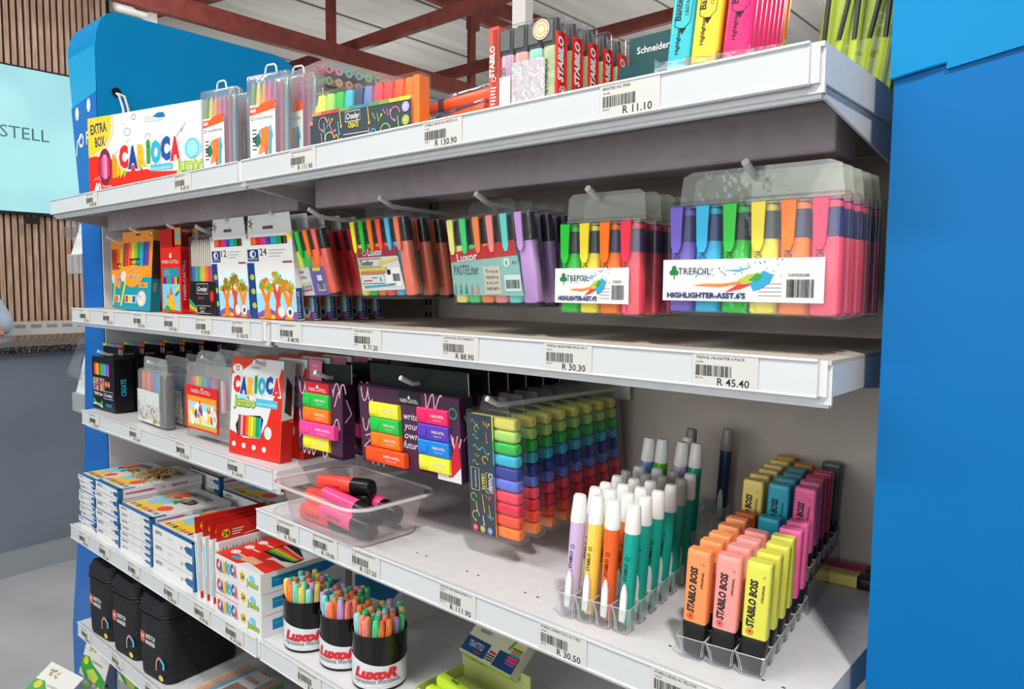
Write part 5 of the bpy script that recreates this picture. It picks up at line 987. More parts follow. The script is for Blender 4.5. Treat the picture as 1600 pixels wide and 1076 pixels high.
def fill(x, y, r0, cupname, seed):
    rn = random.Random(seed); first = {}
    pos = [(0, 0)]+[(r0*.29*math.cos(a*PI/3+.3), r0*.29*math.sin(a*PI/3+.3)) for a in range(6)]+[(r0*.57*math.cos(a*PI/6+.1), r0*.57*math.sin(a*PI/6+.1)) for a in range(12)]+[(r0*.84*math.cos(a*PI/9+.1), r0*.84*math.sin(a*PI/9+.1)) for a in range(18)]
    for px, py in pos:
        c, nm = rn.choice(PC); ring_ = 'centre' if math.hypot(px, py) < r0*.6 else ('front rim' if py < -r0*.3 else 'back rim' if py > r0*.3 else ('left rim' if px < 0 else 'right rim'))
        lb = '%s capped pen at the %s of the %s pen cup' % (nm, ring_, cupname); g = 'pastel pens in the %s pen cup' % cupname
        lean = .16; loc = (x+px*.82, y+py*.82, .7245+rn.uniform(.0, .010)); rot = (R(-math.degrees(py*.8)*1.0+rn.uniform(-2, 2))*1.0, R(math.degrees(px*.8)+rn.uniform(-2, 2)), rn.uniform(0, 6))
        rot = (-py*1.3+rn.uniform(-.03, .03), px*1.3+rn.uniform(-.03, .03), rn.uniform(0, .6))
        if c not in pp: o = cpen(c, nm); o.location = loc; o.rotation_euler = rot; o['label'] = lb; o['group'] = g; pp[c] = o
        else: dup(pp[c], loc, rot, lb, g)
for x, y, nm, sd, yw in ((1.0717, .0803, 'left', 3, 46), (1.1749, .0879, 'middle', 8, 34), (1.2715, .0868, 'right', 5, 44)):
    r0 = .0468; cup(x, y, r0, {'left': 'round black and white pen cup beside the jumbo cartons', 'middle': 'round black and white pen cup between the two others', 'right': 'round black and white pen cup nearest the green trotto box'}[nm].replace('trotto ', 'marker '), sd, yw); fill(x, y, r0, nm, sd)
# open display box of lime markers with a printed header
t = thing('display_box', 'pale green counter box of lime markers with a printed crayon header', 'display box', (1.362, .088, .7185), R(-4)); LG = H('#b9c47a', .5)
mb = MB(); mb.box(0, .16, 0, .003, 0, .018, LG).box(0, .16, .1, .103, 0, .06, LG).box(0, .003, 0, .1, 0, .022, LG).box(.157, .16, 0, .1, 0, .022, LG).box(0, .16, 0, .1, 0, .002, LG); mb.build('tray', t, 0)
mb = MB(); Mh = Matrix.Translation((.02, .075, .062)) @ Matrix.Rotation(R(-50), 4, 'X'); mb.on(Mh).box(0, .12, 0, .02, 0, .062, H('#c9c6a8', .45)); mb.ext([(.06, .062), (.105, .062), (.105, .098), (.06, .098)], .0, .003, H('#c9c6a8', .45))
mb.txt('VENI, VICI,', .03, .052, .006, INK, sh=.2).txt('VIDEO!', .03, .042, .006, INK, sh=.2).rect(.0, .055, .004, .03, H('#123f6a')).txt('TRATTO', .027, .014, .010, WHITE, w=.034, y=-.0006).txt('VIDEO', .036, .007, .004, H('#d8323a'), y=-.0006)
mb.rect(.075, .12, .003, .03, H('#123f6a'))
for k, c in enumerate(('#e8c83a', '#2f8a4a', '#e8642a', '#1f93b0', '#e0452a', '#d83a7c', '#7a4fa8')): mb.poly([(.1, .034-.005*k+.0135), (.118, .034-.005*k+.0135), (.118, .030-.005*k+.0135), (.1, .030-.005*k+.0135), (.094, .032-.005*k+.0135)], H(c), -.0008)
mb.line([(.09, .036), (.108, .09)], .004, H('#6a8a2a'), -.001)
mb.rect(.058, .073, .018, .022, H('#c8323a'), -.0008)
for k in range(3): mb.rect(.056, .074, .014-.004*k, .016-.004*k, INK, -.0008)
mb.M = Mh @ Matrix(((1, 0, 0, 0), (0, 0, 1, 0), (0, 1, 0, -.0003), (0, 0, 0, 1))); mb.rect(0, .12, 0, .02, H('#b9d43a'), 0); mb.txt('TRATTO', .04, .005, .009, H('#2f4a1a'), w=.04, y=-.0004)
mb.build('header', t, 0)
lm = thing('lime_highlighter', 'x', 'highlighter')
f = lambda q, a, b: [(q, p[0], p[1]) for p in rr(a, b, min(a, b)*.3, q, 0, 0)]
mb = MB(); mb.loft([f(0, .012, .012), f(.004, .02, .02), f(.07, .021, .021), f(.072, .018, .018)], H('#c4e832', .3)); mb.on(LAY(0, 0, .0106) @ TOP(0)).txt('VIDEO', .04, -.002, .005, H('#1c6a3a'), w=.02, b=.04); mb.M = Matrix(); mb.build('body', lm)
MB().loft([f(.072, .022, .022), f(.105, .021, .021), f(.109, .015, .016)], H('#b4dc28', .3)).build('cap', lm)
for k, (x, y, z, yw, lb) in enumerate(((1.388, .118, .7485, -8, 'lime highlighter on top of the others beside the printed header'), (1.378, .102, .7325, -5, 'lime highlighter along the front of the pale green box'), (1.378, .128, .7325, -5, 'lime highlighter behind the front one in the pale green box'))):
    if k == 0: lm.location = (x, y, z); lm.rotation_euler = (0, 0, R(yw)); lm['label'] = lb; lm['group'] = 'lime highlighters in the pale green box'
    else: dup(lm, (x, y, z), (0, 0, R(yw)), lb)

# ================= fifth shelf, left bay =================
NYL = noisy('black_nylon', '#121317', '#24262b', nscale=160, r=.7, bump=.1)
def bag(w, h, d):
    t = thing('marker_bag', 'x', 'bag'); mb = MB(); Z = [0, .01, h*.3, h*.6, h*.8, h*.93, h]
    rings = []
    for i, z in enumerate(Z):
        s_ = [.97, 1, 1.0, 1.01, 1.0, .99, .9][i]; rings.append([(x+(.004*math.sin(z*60+y*40)), y, zz+ (.006*math.sin(x*60) if i == 6 else 0)) for x, y, zz in rr(w*s_, d*s_, .022, z, w/2, d/2, 4)])
    mb.loft(rings, NYL); mb.build('bag_body', t)
    mb = MB(); pts = [(x, y, h*.8) for x, y, z in rr(w*1.012, d*1.012, .022, 0, w/2, d/2, 4)]; mb.tube(pts+[pts[0]], .0022, BLACK, 6); pts = [(x, y, h*.84) for x, y, z in rr(w*1.01, d*1.01, .022, 0, w/2, d/2, 4)]; mb.tube(pts+[pts[0]], .0016, H('#2c2e33', .5), 6); mb.build('zip', t)
    mb = MB().on(LAY(0, -.0005, 0)); mb.rect(w*.12, w*.26, h*.42, h*.56, H('#cf4a3a', .5), -.0006); mb.txt('M', w*.19, h*.45, h*.08, WHITE, y=-.0008); mb.txt('SKETCH', w*.3, h*.495, h*.05, WHITE, al='l', w=w*.34, y=-.0008, b=.03); mb.txt('MARKER', w*.3, h*.42, h*.05, WHITE, al='l', w=w*.34, y=-.0008, b=.03)
    P = [(w*(.78+.12*math.cos(a)), h*(.2+.12*math.sin(a))) for a in [1.2+k*.4 for k in range(10)]]; mb.line(P[:3], .007, H('#d8709a', .5), -.0008); mb.line(P[2:7], .004, H('#e0a87a', .5), -.0009); mb.line([P[0], (w*.93, h*.27), (w*.92, h*.2)], .009, H('#4fb0dc', .5), -.0009); mb.disc(w*.83, h*.08, w*.08, H('#d8c83a', .5), -.001, rz=h*.035)
    mb.build('printed_logo', t, 0)
    return t
zb = .4370
g1 = bag(.128, .195, .19); g1.location = (.078, .03, zb); g1.rotation_euler = (0, 0, R(4)); tag(g1, 'black zipped marker bag at the far left of the low shelf', None, 'black zipped marker bags')
dup(g1, (.232, .032, zb), (0, 0, R(5)), 'black zipped marker bag, the middle one of three'); dup(g1, (.40, .034, zb), (0, 0, R(5)), 'black zipped marker bag nearest the clear marker case')
for k, (x, y) in enumerate(((.13, .12), (.31, .13), (.49, .14))):
    mb = MB().on(Matrix.Translation((x, y, zb+.197)) @ Matrix.Rotation(R(20+k*15), 4, 'Z') @ Matrix.Rotation(R(8), 4, 'X')); mb.box(-.035, .045, -.03, .02, 0, .0012, H('#c9c6bd', .5)); mb.M = mb.M @ TOP(.0012); mb.rect(-.02, .03, -.02, .01, H('#5a5a55'), -.0004); mb.txt('SKETCH', .0, -.005, .008, WHITE)
    tag(mb.build('card_tag', None, 0), 'folded paper tag on the %s black marker bag' % ['far left', 'middle', 'rightmost'][k], 'tag', 'paper tags on the black bags')
t = thing('marker_case', 'clear marker case with coloured markers and a teal and white print', 'marker case', (.60, .06, .437), R(4), 'clear marker cases on the low shelf'); mb = MB()
for i in range(12): mb.tube([(.012+i*.0125, .01, .016), (.012+i*.0125, .15, .016)], .006, H(['#e9c9a8', '#e0a87a', '#d98a5a', '#c8705a', '#f29ab0', '#d6348b', '#a02a4a', '#6b3fa0', '#7ab8d0', '#8fd4e6', '#ee6b1f', '#1e9e4a'][i], .35), 8)
mb.build('markers', t)
MB().box(.05, .13, .02, .14, .024, .0255, H('#d9d6cf', .4)).on(TOP(.0256)).rect(.05, .065, .02, .14, H('#2a9ab8')).txt('COOL', .1, .1, .012, H('#c8402a'), b=.03).rect(.075, .12, .03, .08, H('#8a5a4a')).build('insert', t, 0)
mb = MB().box(0, .165, 0, .17, 0, .034, clear('#fafcfd', .10, .05), .006); mb.build('case', t)
dup(t, (.62, .24, .437), R(2), 'clear case of red markers behind the teal printed one')
t = thing('sketch_box', 'grey-brown flat box with a curly script title on the low shelf', 'box', (.80, .05, .437), R(3))
carton(t, .19, .03, .2, H('#8b827c', .5), 'box', lambda mb: mb.on(TOP(.03)).txt('Col', .07, .06, .05, H('#3a342a'), sh=.4, w=.1).txt('MARVY', .13, .13, .01, H('#4a4440')).line([(.03, .05), (.06, .03), (.12, .05), (.16, .06)], .002, H('#b0904a')))
# ================= lowest level: garden toy packs =================
bs = MB().box(0, 1.0, -.0, BY-.013, .16, .165, STEEL).box(0, 1.0, -.002, .003, .165, .2, STRIP); t = thing('base_shelf', 'low white base shelf under the left bay', 'shelf', (0, 0, 0)); bs.build('deck', t, 0)
def greenbag(loc, rot, lb, s_=1):
    t = thing('toy_bag', lb, 'toy pack', loc, rot, 'green and white toy packs at the bottom'); r = random.Random(int(loc[0]*900)); mb = MB()
    mb.box(0, .12*s_, 0, .0025, 0, .11*s_, H('#dfddd8', .4)); mb.poly([(0, .02), (0, .055), (.03, .06), (.05, .045), (.1, .03), (.12, .02), (.12, .0), (.03, .0)], H('#2f9a3a', .4)); mb.poly([(.03, .02), (.06, .035), (.09, .02), (.08, .0), (.05, .0)], H('#b4c84a'), -.0006); mb.disc(.02, .045, .012, H('#d8c83a'), -.0007, n=8)
    mb.txt('GARDEN', .07, .05, .007, H('#5a6a5a'), w=.05, y=-.0006)
    for k in range(16): mb.disc(.02+.03*r.random(), .075+.02*r.random(), .004, H(r.choice(['#c8a86a', '#7aa05a', '#b08a5a', '#e0d0b0']), .6), -.0007-.00001*k, n=6)
    mb.build('header_card', t, 0)
    mb = MB()
    for k in range(9): x, z = .02+.085*r.random(), -.015-.05*r.random(); a = r.uniform(.010, .018); mb.lathe([(a*.2, z-a), (a*.85, z-a*.5), (a, z), (a*.8, z+a*.6), (a*.2, z+a)], H(r.choice(['#8fb83a', '#c4cf5a', '#e0d8b0', '#7aa02a', '#5a7a2a']), .5), 9, x, .012+.012*r.random())
    mb.build('toys', t); mb = MB(); mb.loft([rr(.12, .01, .004, 0, .06, .008), rr(.125, .04, .015, -.03, .06, .016), rr(.12, .05, .02, -.075, .06, .018), rr(.11, .03, .01, -.09, .06, .015)], CLR2); mb.build('clear_bag', t); return t
greenbag((-.11, .06, .235), (R(-12), R(8), R(12)), 'white and green toy pack hanging at the foot of the blue board')
greenbag((-.12, -.09, .225), (R(-60), R(15), R(25)), 'white card toy pack lying face up at the bottom left corner', 1.0)
greenbag((.08, .10, .27), (R(-5), R(4), R(8)), 'green toy pack in the shade right of the white and green one')
rk = thing('wire_rack', 'low wire rack carrying the toy packs at the bottom left', 'rack', (-.05, .05, .0)); mb = MB(); wm = H('#b9bbbd', .3)
for k in range(5): mb.tube([(-.15+.07*k, -.24, .12), (-.15+.07*k, -.03, .12)], .003, wm, 6)
for y in (-.24, -.03): mb.tube([(-.15, y, .12), (.13, y, .12)], .003, wm, 6)
for x in (-.15, .13):
    for y in (-.24, -.03): mb.tube([(x, y, .0), (x, y, .12)], .004, wm, 6)
mb.build('wire_frame', rk)

# ================= top shelf =================
ZT = 1.5996
# large white and red pen carton
t = thing('pen_carton', 'large white and red pen carton with a yellow badge and a carrying slot', 'pen pack', (.188, .034, ZT), R(12.5), None); w, h, d = .425, .192, .06
def art(mb):
    mb.poly([(0, 0), (w*1.0, 0), (w, h*.2), (w*.6, h*.24), (w*.28, h*.42), (w*.1, h*.5), (0, h*.52)], H('#e02a1e', .35))
    mb.poly([(0, h), (0, h*.52), (w*.06, h*.54), (w*.17, h*.63), (w*.215, h*.78), (w*.225, h)], H('#f2ca2a', .35), -.0004)
    mb.line([(0, h*.50), (w*.07, h*.52), (w*.185, h*.61), (w*.235, h*.78), (w*.245, h)], .0025, H('#f2ca2a'), -.0005)
    mb.txt('EXTRA', w*.105, h*.80, h*.12, H('#2a3a6a'), w=w*.155, y=-.0006, b=.03, rot=.06).txt('BOX', w*.115, h*.63, h*.12, H('#2a3a6a'), w=w*.095, y=-.0006, b=.03, rot=.06)
    for a, b in ((.03, .93), (.1, .95), (.19, .92), (.03, .6), (.17, .68)): mb.line([(w*a, h*b), (w*(a+.005), h*(b+.035))], .0009, H('#2a3a6a'), -.0007)
    mb.disc(w*.155, h*.36, w*.062, H('#7a1c3a'), -.0006, rz=h*.235)
    for k, c in enumerate(['#a83a5a', '#d8508c', '#f07ab0', '#f2a0c0', '#e0406a', '#c8204a']): mb.rect(w*(.105+.017*k), w*(.12+.017*k), h*(.2+.02*abs(2.5-k)), h*(.53-.03*abs(2.5-k)), H(c, .3), -.0008)
    for k, c in enumerate(['#f59a2a', '#f5b52a', '#f5d02a', '#8cc63f']): mb.poly([(w*(.225+.035*k), h*.2), (w*(.255+.035*k), h*.22+k*h*.02), (w*(.255+.035*k), h*(.48-.04*k)), (w*(.225+.035*k), h*(.52-.05*k))], H(c, .3), -.0007)
    carioca(mb, w*.29, h*.34, h*.24, w*.53, -.0012); mb.rect(w*.57, w*.755, h*.245, h*.32, H('#49b6c8'), -.0009); mb.txt('superwashable', w*.66, h*.26, h*.035, WHITE, w=w*.16, y=-.0011)
    mb.txt('Jumbo', w*.9, h*.2, h*.17, WHITE, w=w*.24, y=-.0009, b=.09); mb.txt('Jumbo', w*.9, h*.205, h*.165, H('#3a9a4a'), w=w*.225, y=-.0011, b=.045); mb.txt('Jumbo', w*.9, h*.215, h*.15, H('#d8d83a'), w=w*.215, y=-.0013)
    mb.disc(w*.92, h*.46, w*.07, H('#8fd4e2'), -.001, rz=h*.12); mb.ring(w*.92, h*.46, w*.05, .002, H('#3a9ac0'), -.0012)
    mb.loft([[(w*.52, -.0006, h*.845), (w*.66, -.0006, h*.835), (w*.70, -.0006, h*.87), (w*.70, -.0006, h*.91), (w*.64, -.0006, h*.93), (w*.6, -.0006, h*.90), (w*.53, -.0006, h*.92)]], H('#c9cbc9', .5), False, True)
    mb.poly([(w*.60, h*.895), (w*.66, h*.87), (w*.705, h*.875), (w*.69, h*.93), (w*.64, h*.935)], H('#0870ae', .3), -.0009)
    for cx, cz, s in ((.37, .76, .03), (.55, .67, .022), (.43, .93, .02)):
        P = [(w*cx+w*s*math.cos(a)*(1+.2*math.sin(a*4)), h*cz+w*s*.7*math.sin(a)) for a in [k*PI/7 for k in range(15)]]; mb.line(P, .0009, H('#4a5a8a'), -.0007)
    mb.line([(w*.22, h*.44), (w*.26, h*.52), (w*.31, h*.58), (w*.36, h*.58), (w*.38, h*.68)], .0008, H('#6a7a9a'), -.0007); mb.line([(w*.78, h*.6), (w*.84, h*.72), (w*.83, h*.66), (w*.87, h*.78)], .001, H('#4a6a9a'), -.0007)
    mb.txt('40', w*.08, h*.035, h*.13, WHITE, w=w*.065, y=-.0007, b=.04); mb.line([(w*.05, h*.2), (w*.065, h*.24), (w*.08, h*.2), (w*.095, h*.25), (w*.11, h*.19)], .0015, WHITE, -.0007)
    mb.txt('fibre pens', w*.17, h*.1, h*.035, WHITE, y=-.0007)
carton(t, w, h, d, WHITE, 'carton', art)
# brush pen cases
t = thing('brush_pen_case', 'x', 'pen pack'); w, h, d = .106, .168, .026; DC = ['#7aa06a', '#efd86a', '#f59a5a', '#d8608c', '#b06a9a', '#a83a5a', '#7a8a9a']
for i, c in enumerate(DC):
    mb = MB(); x = .010+i*.0142; mb.tube([(x, .011, .006), (x, .011, h*.72), (x, .011, h*.78), (x, .011, h*.88), (x, .011, h*.93)], [.0058, .0058, .005, .0035, .0008], H(c, .35), 8); mb.build('brush_pen', t)
mb = MB().box(.012, w*.72, -.0014, -.0005, .01, h*.66, H('#e4e2dc', .4)).on(LAY(0, -.0014, 0)); a, b = .012, w*.72
mb.poly([(a, h*.55), (b, h*.60), (b, h*.70), (a+.03, h*.67), (a+.022, h*.64), (a, h*.64)], H('#ee5a24', .4)); mb.txt('deli', a+.009, h*.585, .007, WHITE, y=-.0006, b=.03); mb.txt('COLOR EMOTION', (a+b)/2+.004, h*.50, .005, H('#6a6a6a'), w=(b-a)*.7, y=-.0006); mb.ring(a+.007, h*.515, .003, .0009, INK)
mb.rect(a+.004, b-.003, .014, h*.44, WHITE, -.0005)
mb.poly([(a+.03, .05), (b-.014, .065), (b-.006, .05), (b-.02, .028), (a+.02, .02)], H('#c88a5a'), -.0006); mb.poly([(a+.028, h*.4), (a+.045, h*.42), (a+.055, h*.34), (a+.052, h*.2), (a+.04, h*.12), (a+.03, h*.22)], H('#e8762a'), -.0008); mb.poly([(a+.02, h*.38), (a+.055, h*.43), (a+.06, h*.3), (a+.03, h*.33)], H('#4fb0c0'), -.0007); mb.poly([(a+.006, h*.3), (a+.025, h*.36), (a+.03, h*.26), (a+.02, h*.2)], H('#2f6a4a'), -.0007)
mb.poly([(b-.018, .02), (b-.014, h*.34), (b-.011, h*.38), (b-.008, h*.34), (b-.009, .02)], H('#2aa0b8'), -.0009); mb.poly([(b-.026, .014), (b-.022, h*.24), (b-.018, .014)], H('#d8452a'), -.001)
for k in range(6): mb.rect(a+.007, a+.018, .03+.007*k, .032+.007*k, INK, -.0009)
mb.build('printed_card', t, 0)
mb = MB().box(0, w, 0, d, 0, h, CLR2, .006); mb.box(w*.86, w*.9, -.0005, d, 0, h*.98, CLR2)
P = [(w*.36, h), (w*.38, h+.012), (w*.42, h+.016), (w*.58, h+.016), (w*.62, h+.012), (w*.64, h)]; mb.tube([(x, d*.5, z) for x, z in P], .0018, H('#dfe3e4', .3), 6); mb.build('case', t)
t.location = (.758, .045, ZT); t.rotation_euler = (0, 0, R(10)); tag(t, 'frosted case of brush pens with an orange banner card, next to the large white carton', None, 'brush pen cases')
dup(t, (.935, .047, ZT), (0, 0, R(13)), 'frosted case of brush pens with an orange banner card, next to the clear marker boxes')
dup(t, (.735, .085, ZT), (0, 0, R(10)), 'brush pen case half hidden behind the left one'); dup(t, (.965, .085, ZT), (0, 0, R(13)), 'brush pen case half hidden behind the right one')
# clear marker boxes stacked behind
t = thing('marker_box', 'x', 'marker box'); w, h, d = .20, .0495, .15
for j in range(2):
    for i in range(9):
        mb = MB(); x = .014+.0215*i; mb.tube([(x, .006, .012+.021*j), (x, .14, .012+.021*j)], .0085, H(['#5a8a4a', '#d9a05a', '#e8642a', '#e8505a', '#c83a5a', '#d86a8a', '#4a9aa0', '#6a8a9a', '#8ab86a'][(i+4*j) % 9], .35), 8)
        mb.ring(x, .012+.021*j, .006, .0016, WHITE, -.0012) if False else None
        mb.M = Matrix(); q = LAY(0, .005, 0); mb.on(q).ring(x, .012+.021*j, .0058, .002, WHITE, 0); mb.build('marker', t)
MB().box(0, w, 0, d, 0, h, CLR2, .004).build('clear_box', t, 0)
nm = ['lowest', 'second', 'third', 'topmost']
for k in range(4):
    loc = (1.042, .145, ZT+.0507*k); lb = '%s clear marker box in the stack behind the brush pens' % nm[k]
    if k == 0: t.location = loc; t.rotation_euler = (0, 0, R(88)); tag(t, lb, None, 'clear marker boxes')
    else: dup(t, loc, (0, 0, R(88-1*k)), lb)
for k in range(3): dup(t, (1.05, .365, ZT+.0507*k), (0, 0, R(88)), '%s clear marker box in the rear stack' % nm[k])
# ten pen flat packs with slate cards
t = thing('highlighter_pack', 'x', 'highlighter pack'); w, h, d = .235, .0965, .028
for i, c in enumerate(['#f0e46a', '#b4e070', '#3fc24a', '#4fc0d0', '#37506a', '#7a86c0', '#fb5060', '#f04a4a', '#fb642f', '#fb7d1c']):
    pw = (w-.018)/10; hl(t, .004+i*pw, .004, pw*.93, h-.009, .018, c, c, y=.004, clip=False, capf=.3)
mb = MB().box(.001, w-.016, -.0002, .0008, .002, h*.62, SL).on(LAY(0, -.0002, 0)); doodles(mb, .015, w*.32, .01, h*.56, 8, 21, s=.018); doodles(mb, w*.5, w*.85, .01, h*.56, 9, 22, s=.018)
mb.line([(w*.34, h*.42), (w*.48, h*.42), (w*.48, h*.58), (w*.34, h*.58), (w*.34, h*.42)], .001, WHITE, -.0009); mb.txt('Croxley', w*.41, h*.46, .009, WHITE, w=w*.125, sh=.3, b=.02); mb.txt('CREATE', w*.415, h*.32, .008, H('#e8d23a'), w=w*.1, b=.02)
mb.line([(w*.32, h*.1), (w*.56, h*.1), (w*.56, h*.22), (w*.32, h*.22)], .001, WHITE, -.0009)
for k, c in enumerate(('#b0a8d0', '#a8b04a', '#d8a04a')): mb.disc(w*.89, h*(.5-.2*k), .0075, H(c), -.0009); mb.txt('10', w*.89, h*(.48-.2*k), .005, WHITE, y=-.0011)
for i, c in enumerate(['#d88a5a', '#b85a4a', '#c83a4a', '#7a9a5a', '#4a8a7a', '#4a7a9a', '#4a9a5a', '#7aa04a', '#c8c04a', '#f0d23a']): mb.rect(.001+i*(w-.017)/10, .001+(i+1)*(w-.017)/10, h*.6, h*.66, H(c), -.0008)
mb.build('doodle_card', t, 0); MB().box(w-.014, w-.002, .003, d-.003, .003, h-.004, H('#fb7d1c', .35)).build('end_highlighter', t, 0)
MB().box(0, w, 0, d, 0, h, CLR, .002).build('clear_box', t, 0)
t.location = (1.166, .037, ZT); t.rotation_euler = (0, 0, R(6.5)); tag(t, 'clear ten-highlighter pack with a slate doodle card, upright at the front of the top shelf', None, 'flat packs with slate cards')
dup(t, (1.112, .068, ZT-.002), (0, R(0), R(6)), 'lower flat highlighter pack showing only its left end behind the front one')
op = thing('orange_pack', 'x', 'highlighter pack'); MB().box(0, .16, 0, .09, 0, .018, H('#f2561e', .3), .004).box(.03, .042, -.001, .091, -.0003, .0186, H('#3a2f3a', .4)).build('highlighters', op); MB().box(-.006, .17, -.006, .096, -.0015, .0215, CLR, .003).build('clear_box', op)
for k, (x, y, z, a, b_, lb) in enumerate(((1.325, .135, ZT+.0016, 0, -8, 'lower orange pack lying on the top shelf beside the slate card pack'), (1.33, .14, ZT+.0285, 0, -12, 'middle orange pack lying on another one on the top shelf'), (1.335, .137, ZT+.0545, 0, -5, 'topmost orange pack, tilted, on the top shelf'))):
    if k == 0: op.location = (x, y, z); op.rotation_euler = (0, R(a), R(b_)); tag(op, lb, None, 'orange packs lying on the top shelf')
    else: dup(op, (x, y, z), (0, R(a), R(b_)), lb)
MB_ = MB(); MB_.box(.0, .115, 0, .02, 0, .16, WHITE).box(.108, .115, -.03, .0, 0, .16, WHITE); tag(MB_.build('white_carton', loc=(.99, .60, ZT)), 'plain white upright carton at the back of the top shelf', 'carton')
t = thing('blue_carton', 'x', 'carton'); mb = MB(); mb.box(0, .045, 0, .07, 0, .088, H('#dfe6ea', .4)).rect(.003, .042, 0, .08, H('#1488b4')).on(RIGHT(.045)).rect(.01, .07, 0, .084, H('#1488b4')); mb.build('carton', t, 0)
for k in range(3):
    loc = (1.262+.03*k, .22+.035*k, ZT); lb = ['left', 'middle', 'right'][k]+' of the three small blue cartons behind the red marker packs'
    if k == 0: t.location = loc; tag(t, lb, None, 'small blue cartons')
    else: dup(t, loc, None, lb)
# red four packs of pastel markers
t = thing('marker_pack', 'x', 'marker pack'); w, h, d = .108, .118, .021
for i, c in enumerate(['#b89ab0', '#e8958c', '#86c8b4', '#a8b888']):
    hl(t, .016+i*.0222, .003, .0215, h-.008, .016, c, '#3a3a3c', y=.002, clip=False, capf=.3, txt='STABILO')
    MB().box(.018+i*.0222, .033+i*.0222, .0005, .0016, h*.72, h*.93, H('#6a6a68', .2)).build('clip', t, 0)
mb = MB().box(0, .0155, 0, d, 0, h, H('#e0553f', .35)).on(LAY(0, 0, 0)).txt('STABILO', .009, h*.63, .0075, WHITE, w=h*.34, rot=PI/2-.02, b=.04); mb.ring(.008, h*.44, .003, .001, WHITE)
for k in range(6): mb.rect(.003, .012-.001*(k % 3), h*(.34-.035*k), h*(.355-.035*k), WHITE)
mb.build('left_panel', t, 0)
mb = MB().box(w-.0035, w, .0, d, 0, h*.8, H('#e0281c', .3)).on(RIGHT(w)); mb.txt('STABILO', d*.52, h*.52, .011, WHITE, w=h*.46, rot=PI/2, b=.05, sh=.2); mb.ring(d*.5, h*.2, .006, .0015, WHITE); mb.poly([(d*.36, h*.17), (d*.62, h*.17), (d*.6, h*.22), (d*.4, h*.23)], WHITE, -.0006)
mb.build('right_panel', t, 0); sleeve(t, w, h, d, hang=0, name='clear_box')
t.location = (1.555, .048, ZT); t.rotation_euler = (0, 0, R(4)); tag(t, 'red sided clear pack of pastel markers with a round seal and foil label', None, 'red sided pastel marker packs')
PK_ = []
for k in range(1, 5): PK_.append(dup(t, (1.555+.002*k, .048+.031*k, ZT), (0, 0, R(4)), 'red sided marker pack, %s in the row behind the one with the seal' % ORD[k]))
mb = MB().on(LAY(0, -.0008, 0)); hf = noisy('holographic_foil', '#c9d8d4', '#e4c9d6', nscale=120, r=.25, metal=.5, bump=.5); mb.loft([[(x, q, z) for x, z, _ in rr(.052, .066, .006, 0, .064, .034)] for q in (0, -.0008)], hf); mb.rect(.018, .036, .0, .052, H('#d4dcd8', .35), -.0002); mb.build('foil_label', t, 0)
mb = MB(); mb.disc(.083, .1, .0125, H('#e8dcae', .4), -.0009, n=24).ring(.083, .1, .0105, .0012, H('#c0708a'), -.0012).ring(.083, .1, .006, .001, H('#c8a03a'), -.0012); mb.build('round_seal', t, 0)
# dark green cartons
t = thing('pen_box', 'tall dark green carton with white and teal lettering behind the banded highlighters', 'pen pack', (1.688, .175, ZT), R(0), 'dark green cartons')
carton(t, .14, .108, .03, H('#174a4c', .4), 'carton', lambda mb: mb.txt('Schneider', .036, .086, .0085, WHITE, w=.048, b=.02).disc(.07, .09, .0075, H('#2a9a9a')).disc(.072, .092, .004, H('#cfe8e6'), -.0006, rz=.002).txt('Writing', .098, .086, .0085, H('#7ac4c0'), w=.036))
t = thing('pen_box', 'lower dark green carton in front of the tall lettered one', 'pen pack', (1.695, .14, ZT), 0, 'dark green cartons'); carton(t, .1, .062, .028, H('#12474d', .4), 'carton')
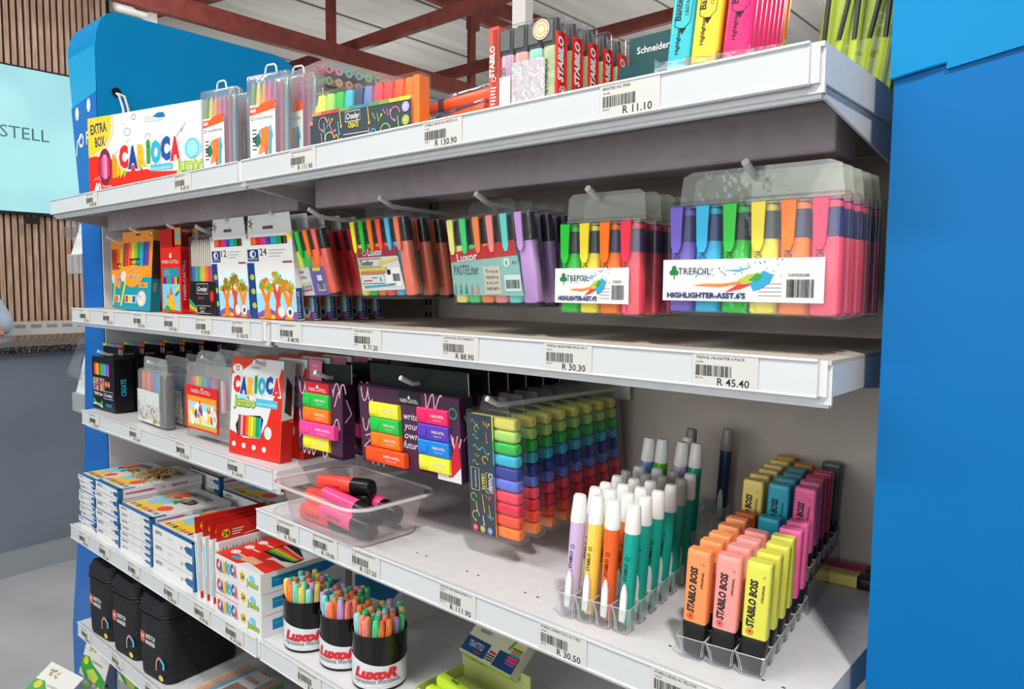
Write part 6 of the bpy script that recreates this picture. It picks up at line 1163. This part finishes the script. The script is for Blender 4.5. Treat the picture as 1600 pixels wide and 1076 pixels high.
# flat highlighters in a clear tray at the right end
DT = Vector((1.805, .045, ZT)); da = 10.0; du = Vector((math.cos(R(da)), math.sin(R(da)), 0)); dv = Vector((-math.sin(R(da)), math.cos(R(da)), 0))
t = thing('pen_tray', 'clear stepped tray of flat highlighters at the right end of the top shelf', 'pen tray', tuple(DT), R(da)); mb = MB()
for k in range(5): mb.ext([(k*.0335-.0007, .001), (k*.0335+.0007, .001), (k*.0335+.0007, .03), (k*.0335-.0007, .03)], 0, .13, ACR); mb.ext([(k*.0335-.0007, .03), (k*.0335+.0007, .03), (k*.0335+.0007, .055), (k*.0335-.0007, .055)], .12, .2, ACR)
for j in range(12): mb.box(0, .134, j*.0185-.0006, j*.0185+.0006, .001, .026 if j < 7 else .052, ACR)
mb.build('tray', t, 0)
def flat(c, lb):
    t = thing('flat_highlighter', lb, 'highlighter', (0, 0, 0), 0, 'flat highlighters on the top shelf'); m = H(c, .28)
    mb = MB(); mb.loft([rr(.022, .010, .003, .0), rr(.027, .013, .004, .003), rr(.0285, .0135, .004, .02), rr(.0285, .0135, .004, .115), rr(.026, .012, .004, .12)], m)
    for z in (.018, .024): mb.box(-.010, .010, -.0075, -.0065, z, z+.0016, m)
    mb.on(LAY(0, -.00675, 0)).txt('Bantex', -.003, .086, .007, INK, w=.028, rot=PI/2, b=.02, y=-.0003).txt('CRISTAL', .005, .086, .004, INK, w=.018, rot=PI/2, y=-.0003).txt('Highlighter', -.002, .05, .0042, INK, w=.028, rot=PI/2, y=-.0003, b=.02)
    mb.line([(-.009, .066), (-.009, .108), (.007, .108), (.009, .100), (.008, .07), (0, .062), (-.009, .066)], .0007, INK, -.0004); mb.poly([(-.004, .064), (.004, .064), (0, .057)], INK, -.0004); mb.build('body', t); return t
fp = {}
for c, r_, k, nmn in [(0, 1, '#39bcc8', 'cyan'), (1, 0, '#f5d23c', 'yellow'), (1, 1, '#f5b81e', 'amber')]+[(2, r_, '#f52a72', 'pink') for r_ in range(7)]+[(2, 7, '#fb7a1c', 'orange'), (2, 8, '#fb7a1c', 'orange')]:
    p = DT+du*(.0335*(c+.5))+dv*(.0185*(r_+.5)); loc = (p.x, p.y, ZT+.002+(.026 if r_ > 6 else 0)); rot = (R(-1), R(5), R(da)); lb = '%s flat highlighter in the top shelf tray, %s in its column' % (nmn, ORD[r_] if r_ < 9 else 'last')
    if k not in fp: fp[k] = flat(k, lb); fp[k].location = loc; fp[k].rotation_euler = rot
    else: dup(fp[k], loc, rot, lb)
# lime pen packs beside the right board
t = thing('pen_wallet', 'x', 'pen pack'); w, h = .085, .16; mb = MB(); mb.box(0, w, .010, .011, 0, h+.03, H('#bcd048', .45)); mb.disc(.02, h+.0, .01, H('#f0801e'), .0097).disc(.045, h-.005, .01, H('#f0801e'), .0095); mb.build('lime_card', t, 0)
for i in range(5):
    mb = MB(); x = .01+i*.016; x2 = x+(.004 if i % 2 else -.003); mb.tube([(x, .004, .004), (x, .004, .05), (x2, .004, h-.02), (x2, .004, h)], [.0052, .0055, .005, .002], H('#bcd048', .35), 8); mb.tube([(x, .0, .06), (x2, -.001, .115)], .003, H('#38403a', .4), 6); mb.build('pen', t)
sleeve(t, w, h, .015, hang=.02)
for k in range(3):
    loc = (1.915+.004*k, .19+.05*k, ZT+.0006); lb = ['front', 'middle', 'rear'][k]+' wallet of lime green pens against the right blue board'
    if k == 0: t.location = loc; t.rotation_euler = (0, R(8), R(0)); tag(t, lb, None, 'lime green pen wallets')
    else: dup(t, loc, (0, R(8), 0), lb)
# back corner corrections for physics: nothing else
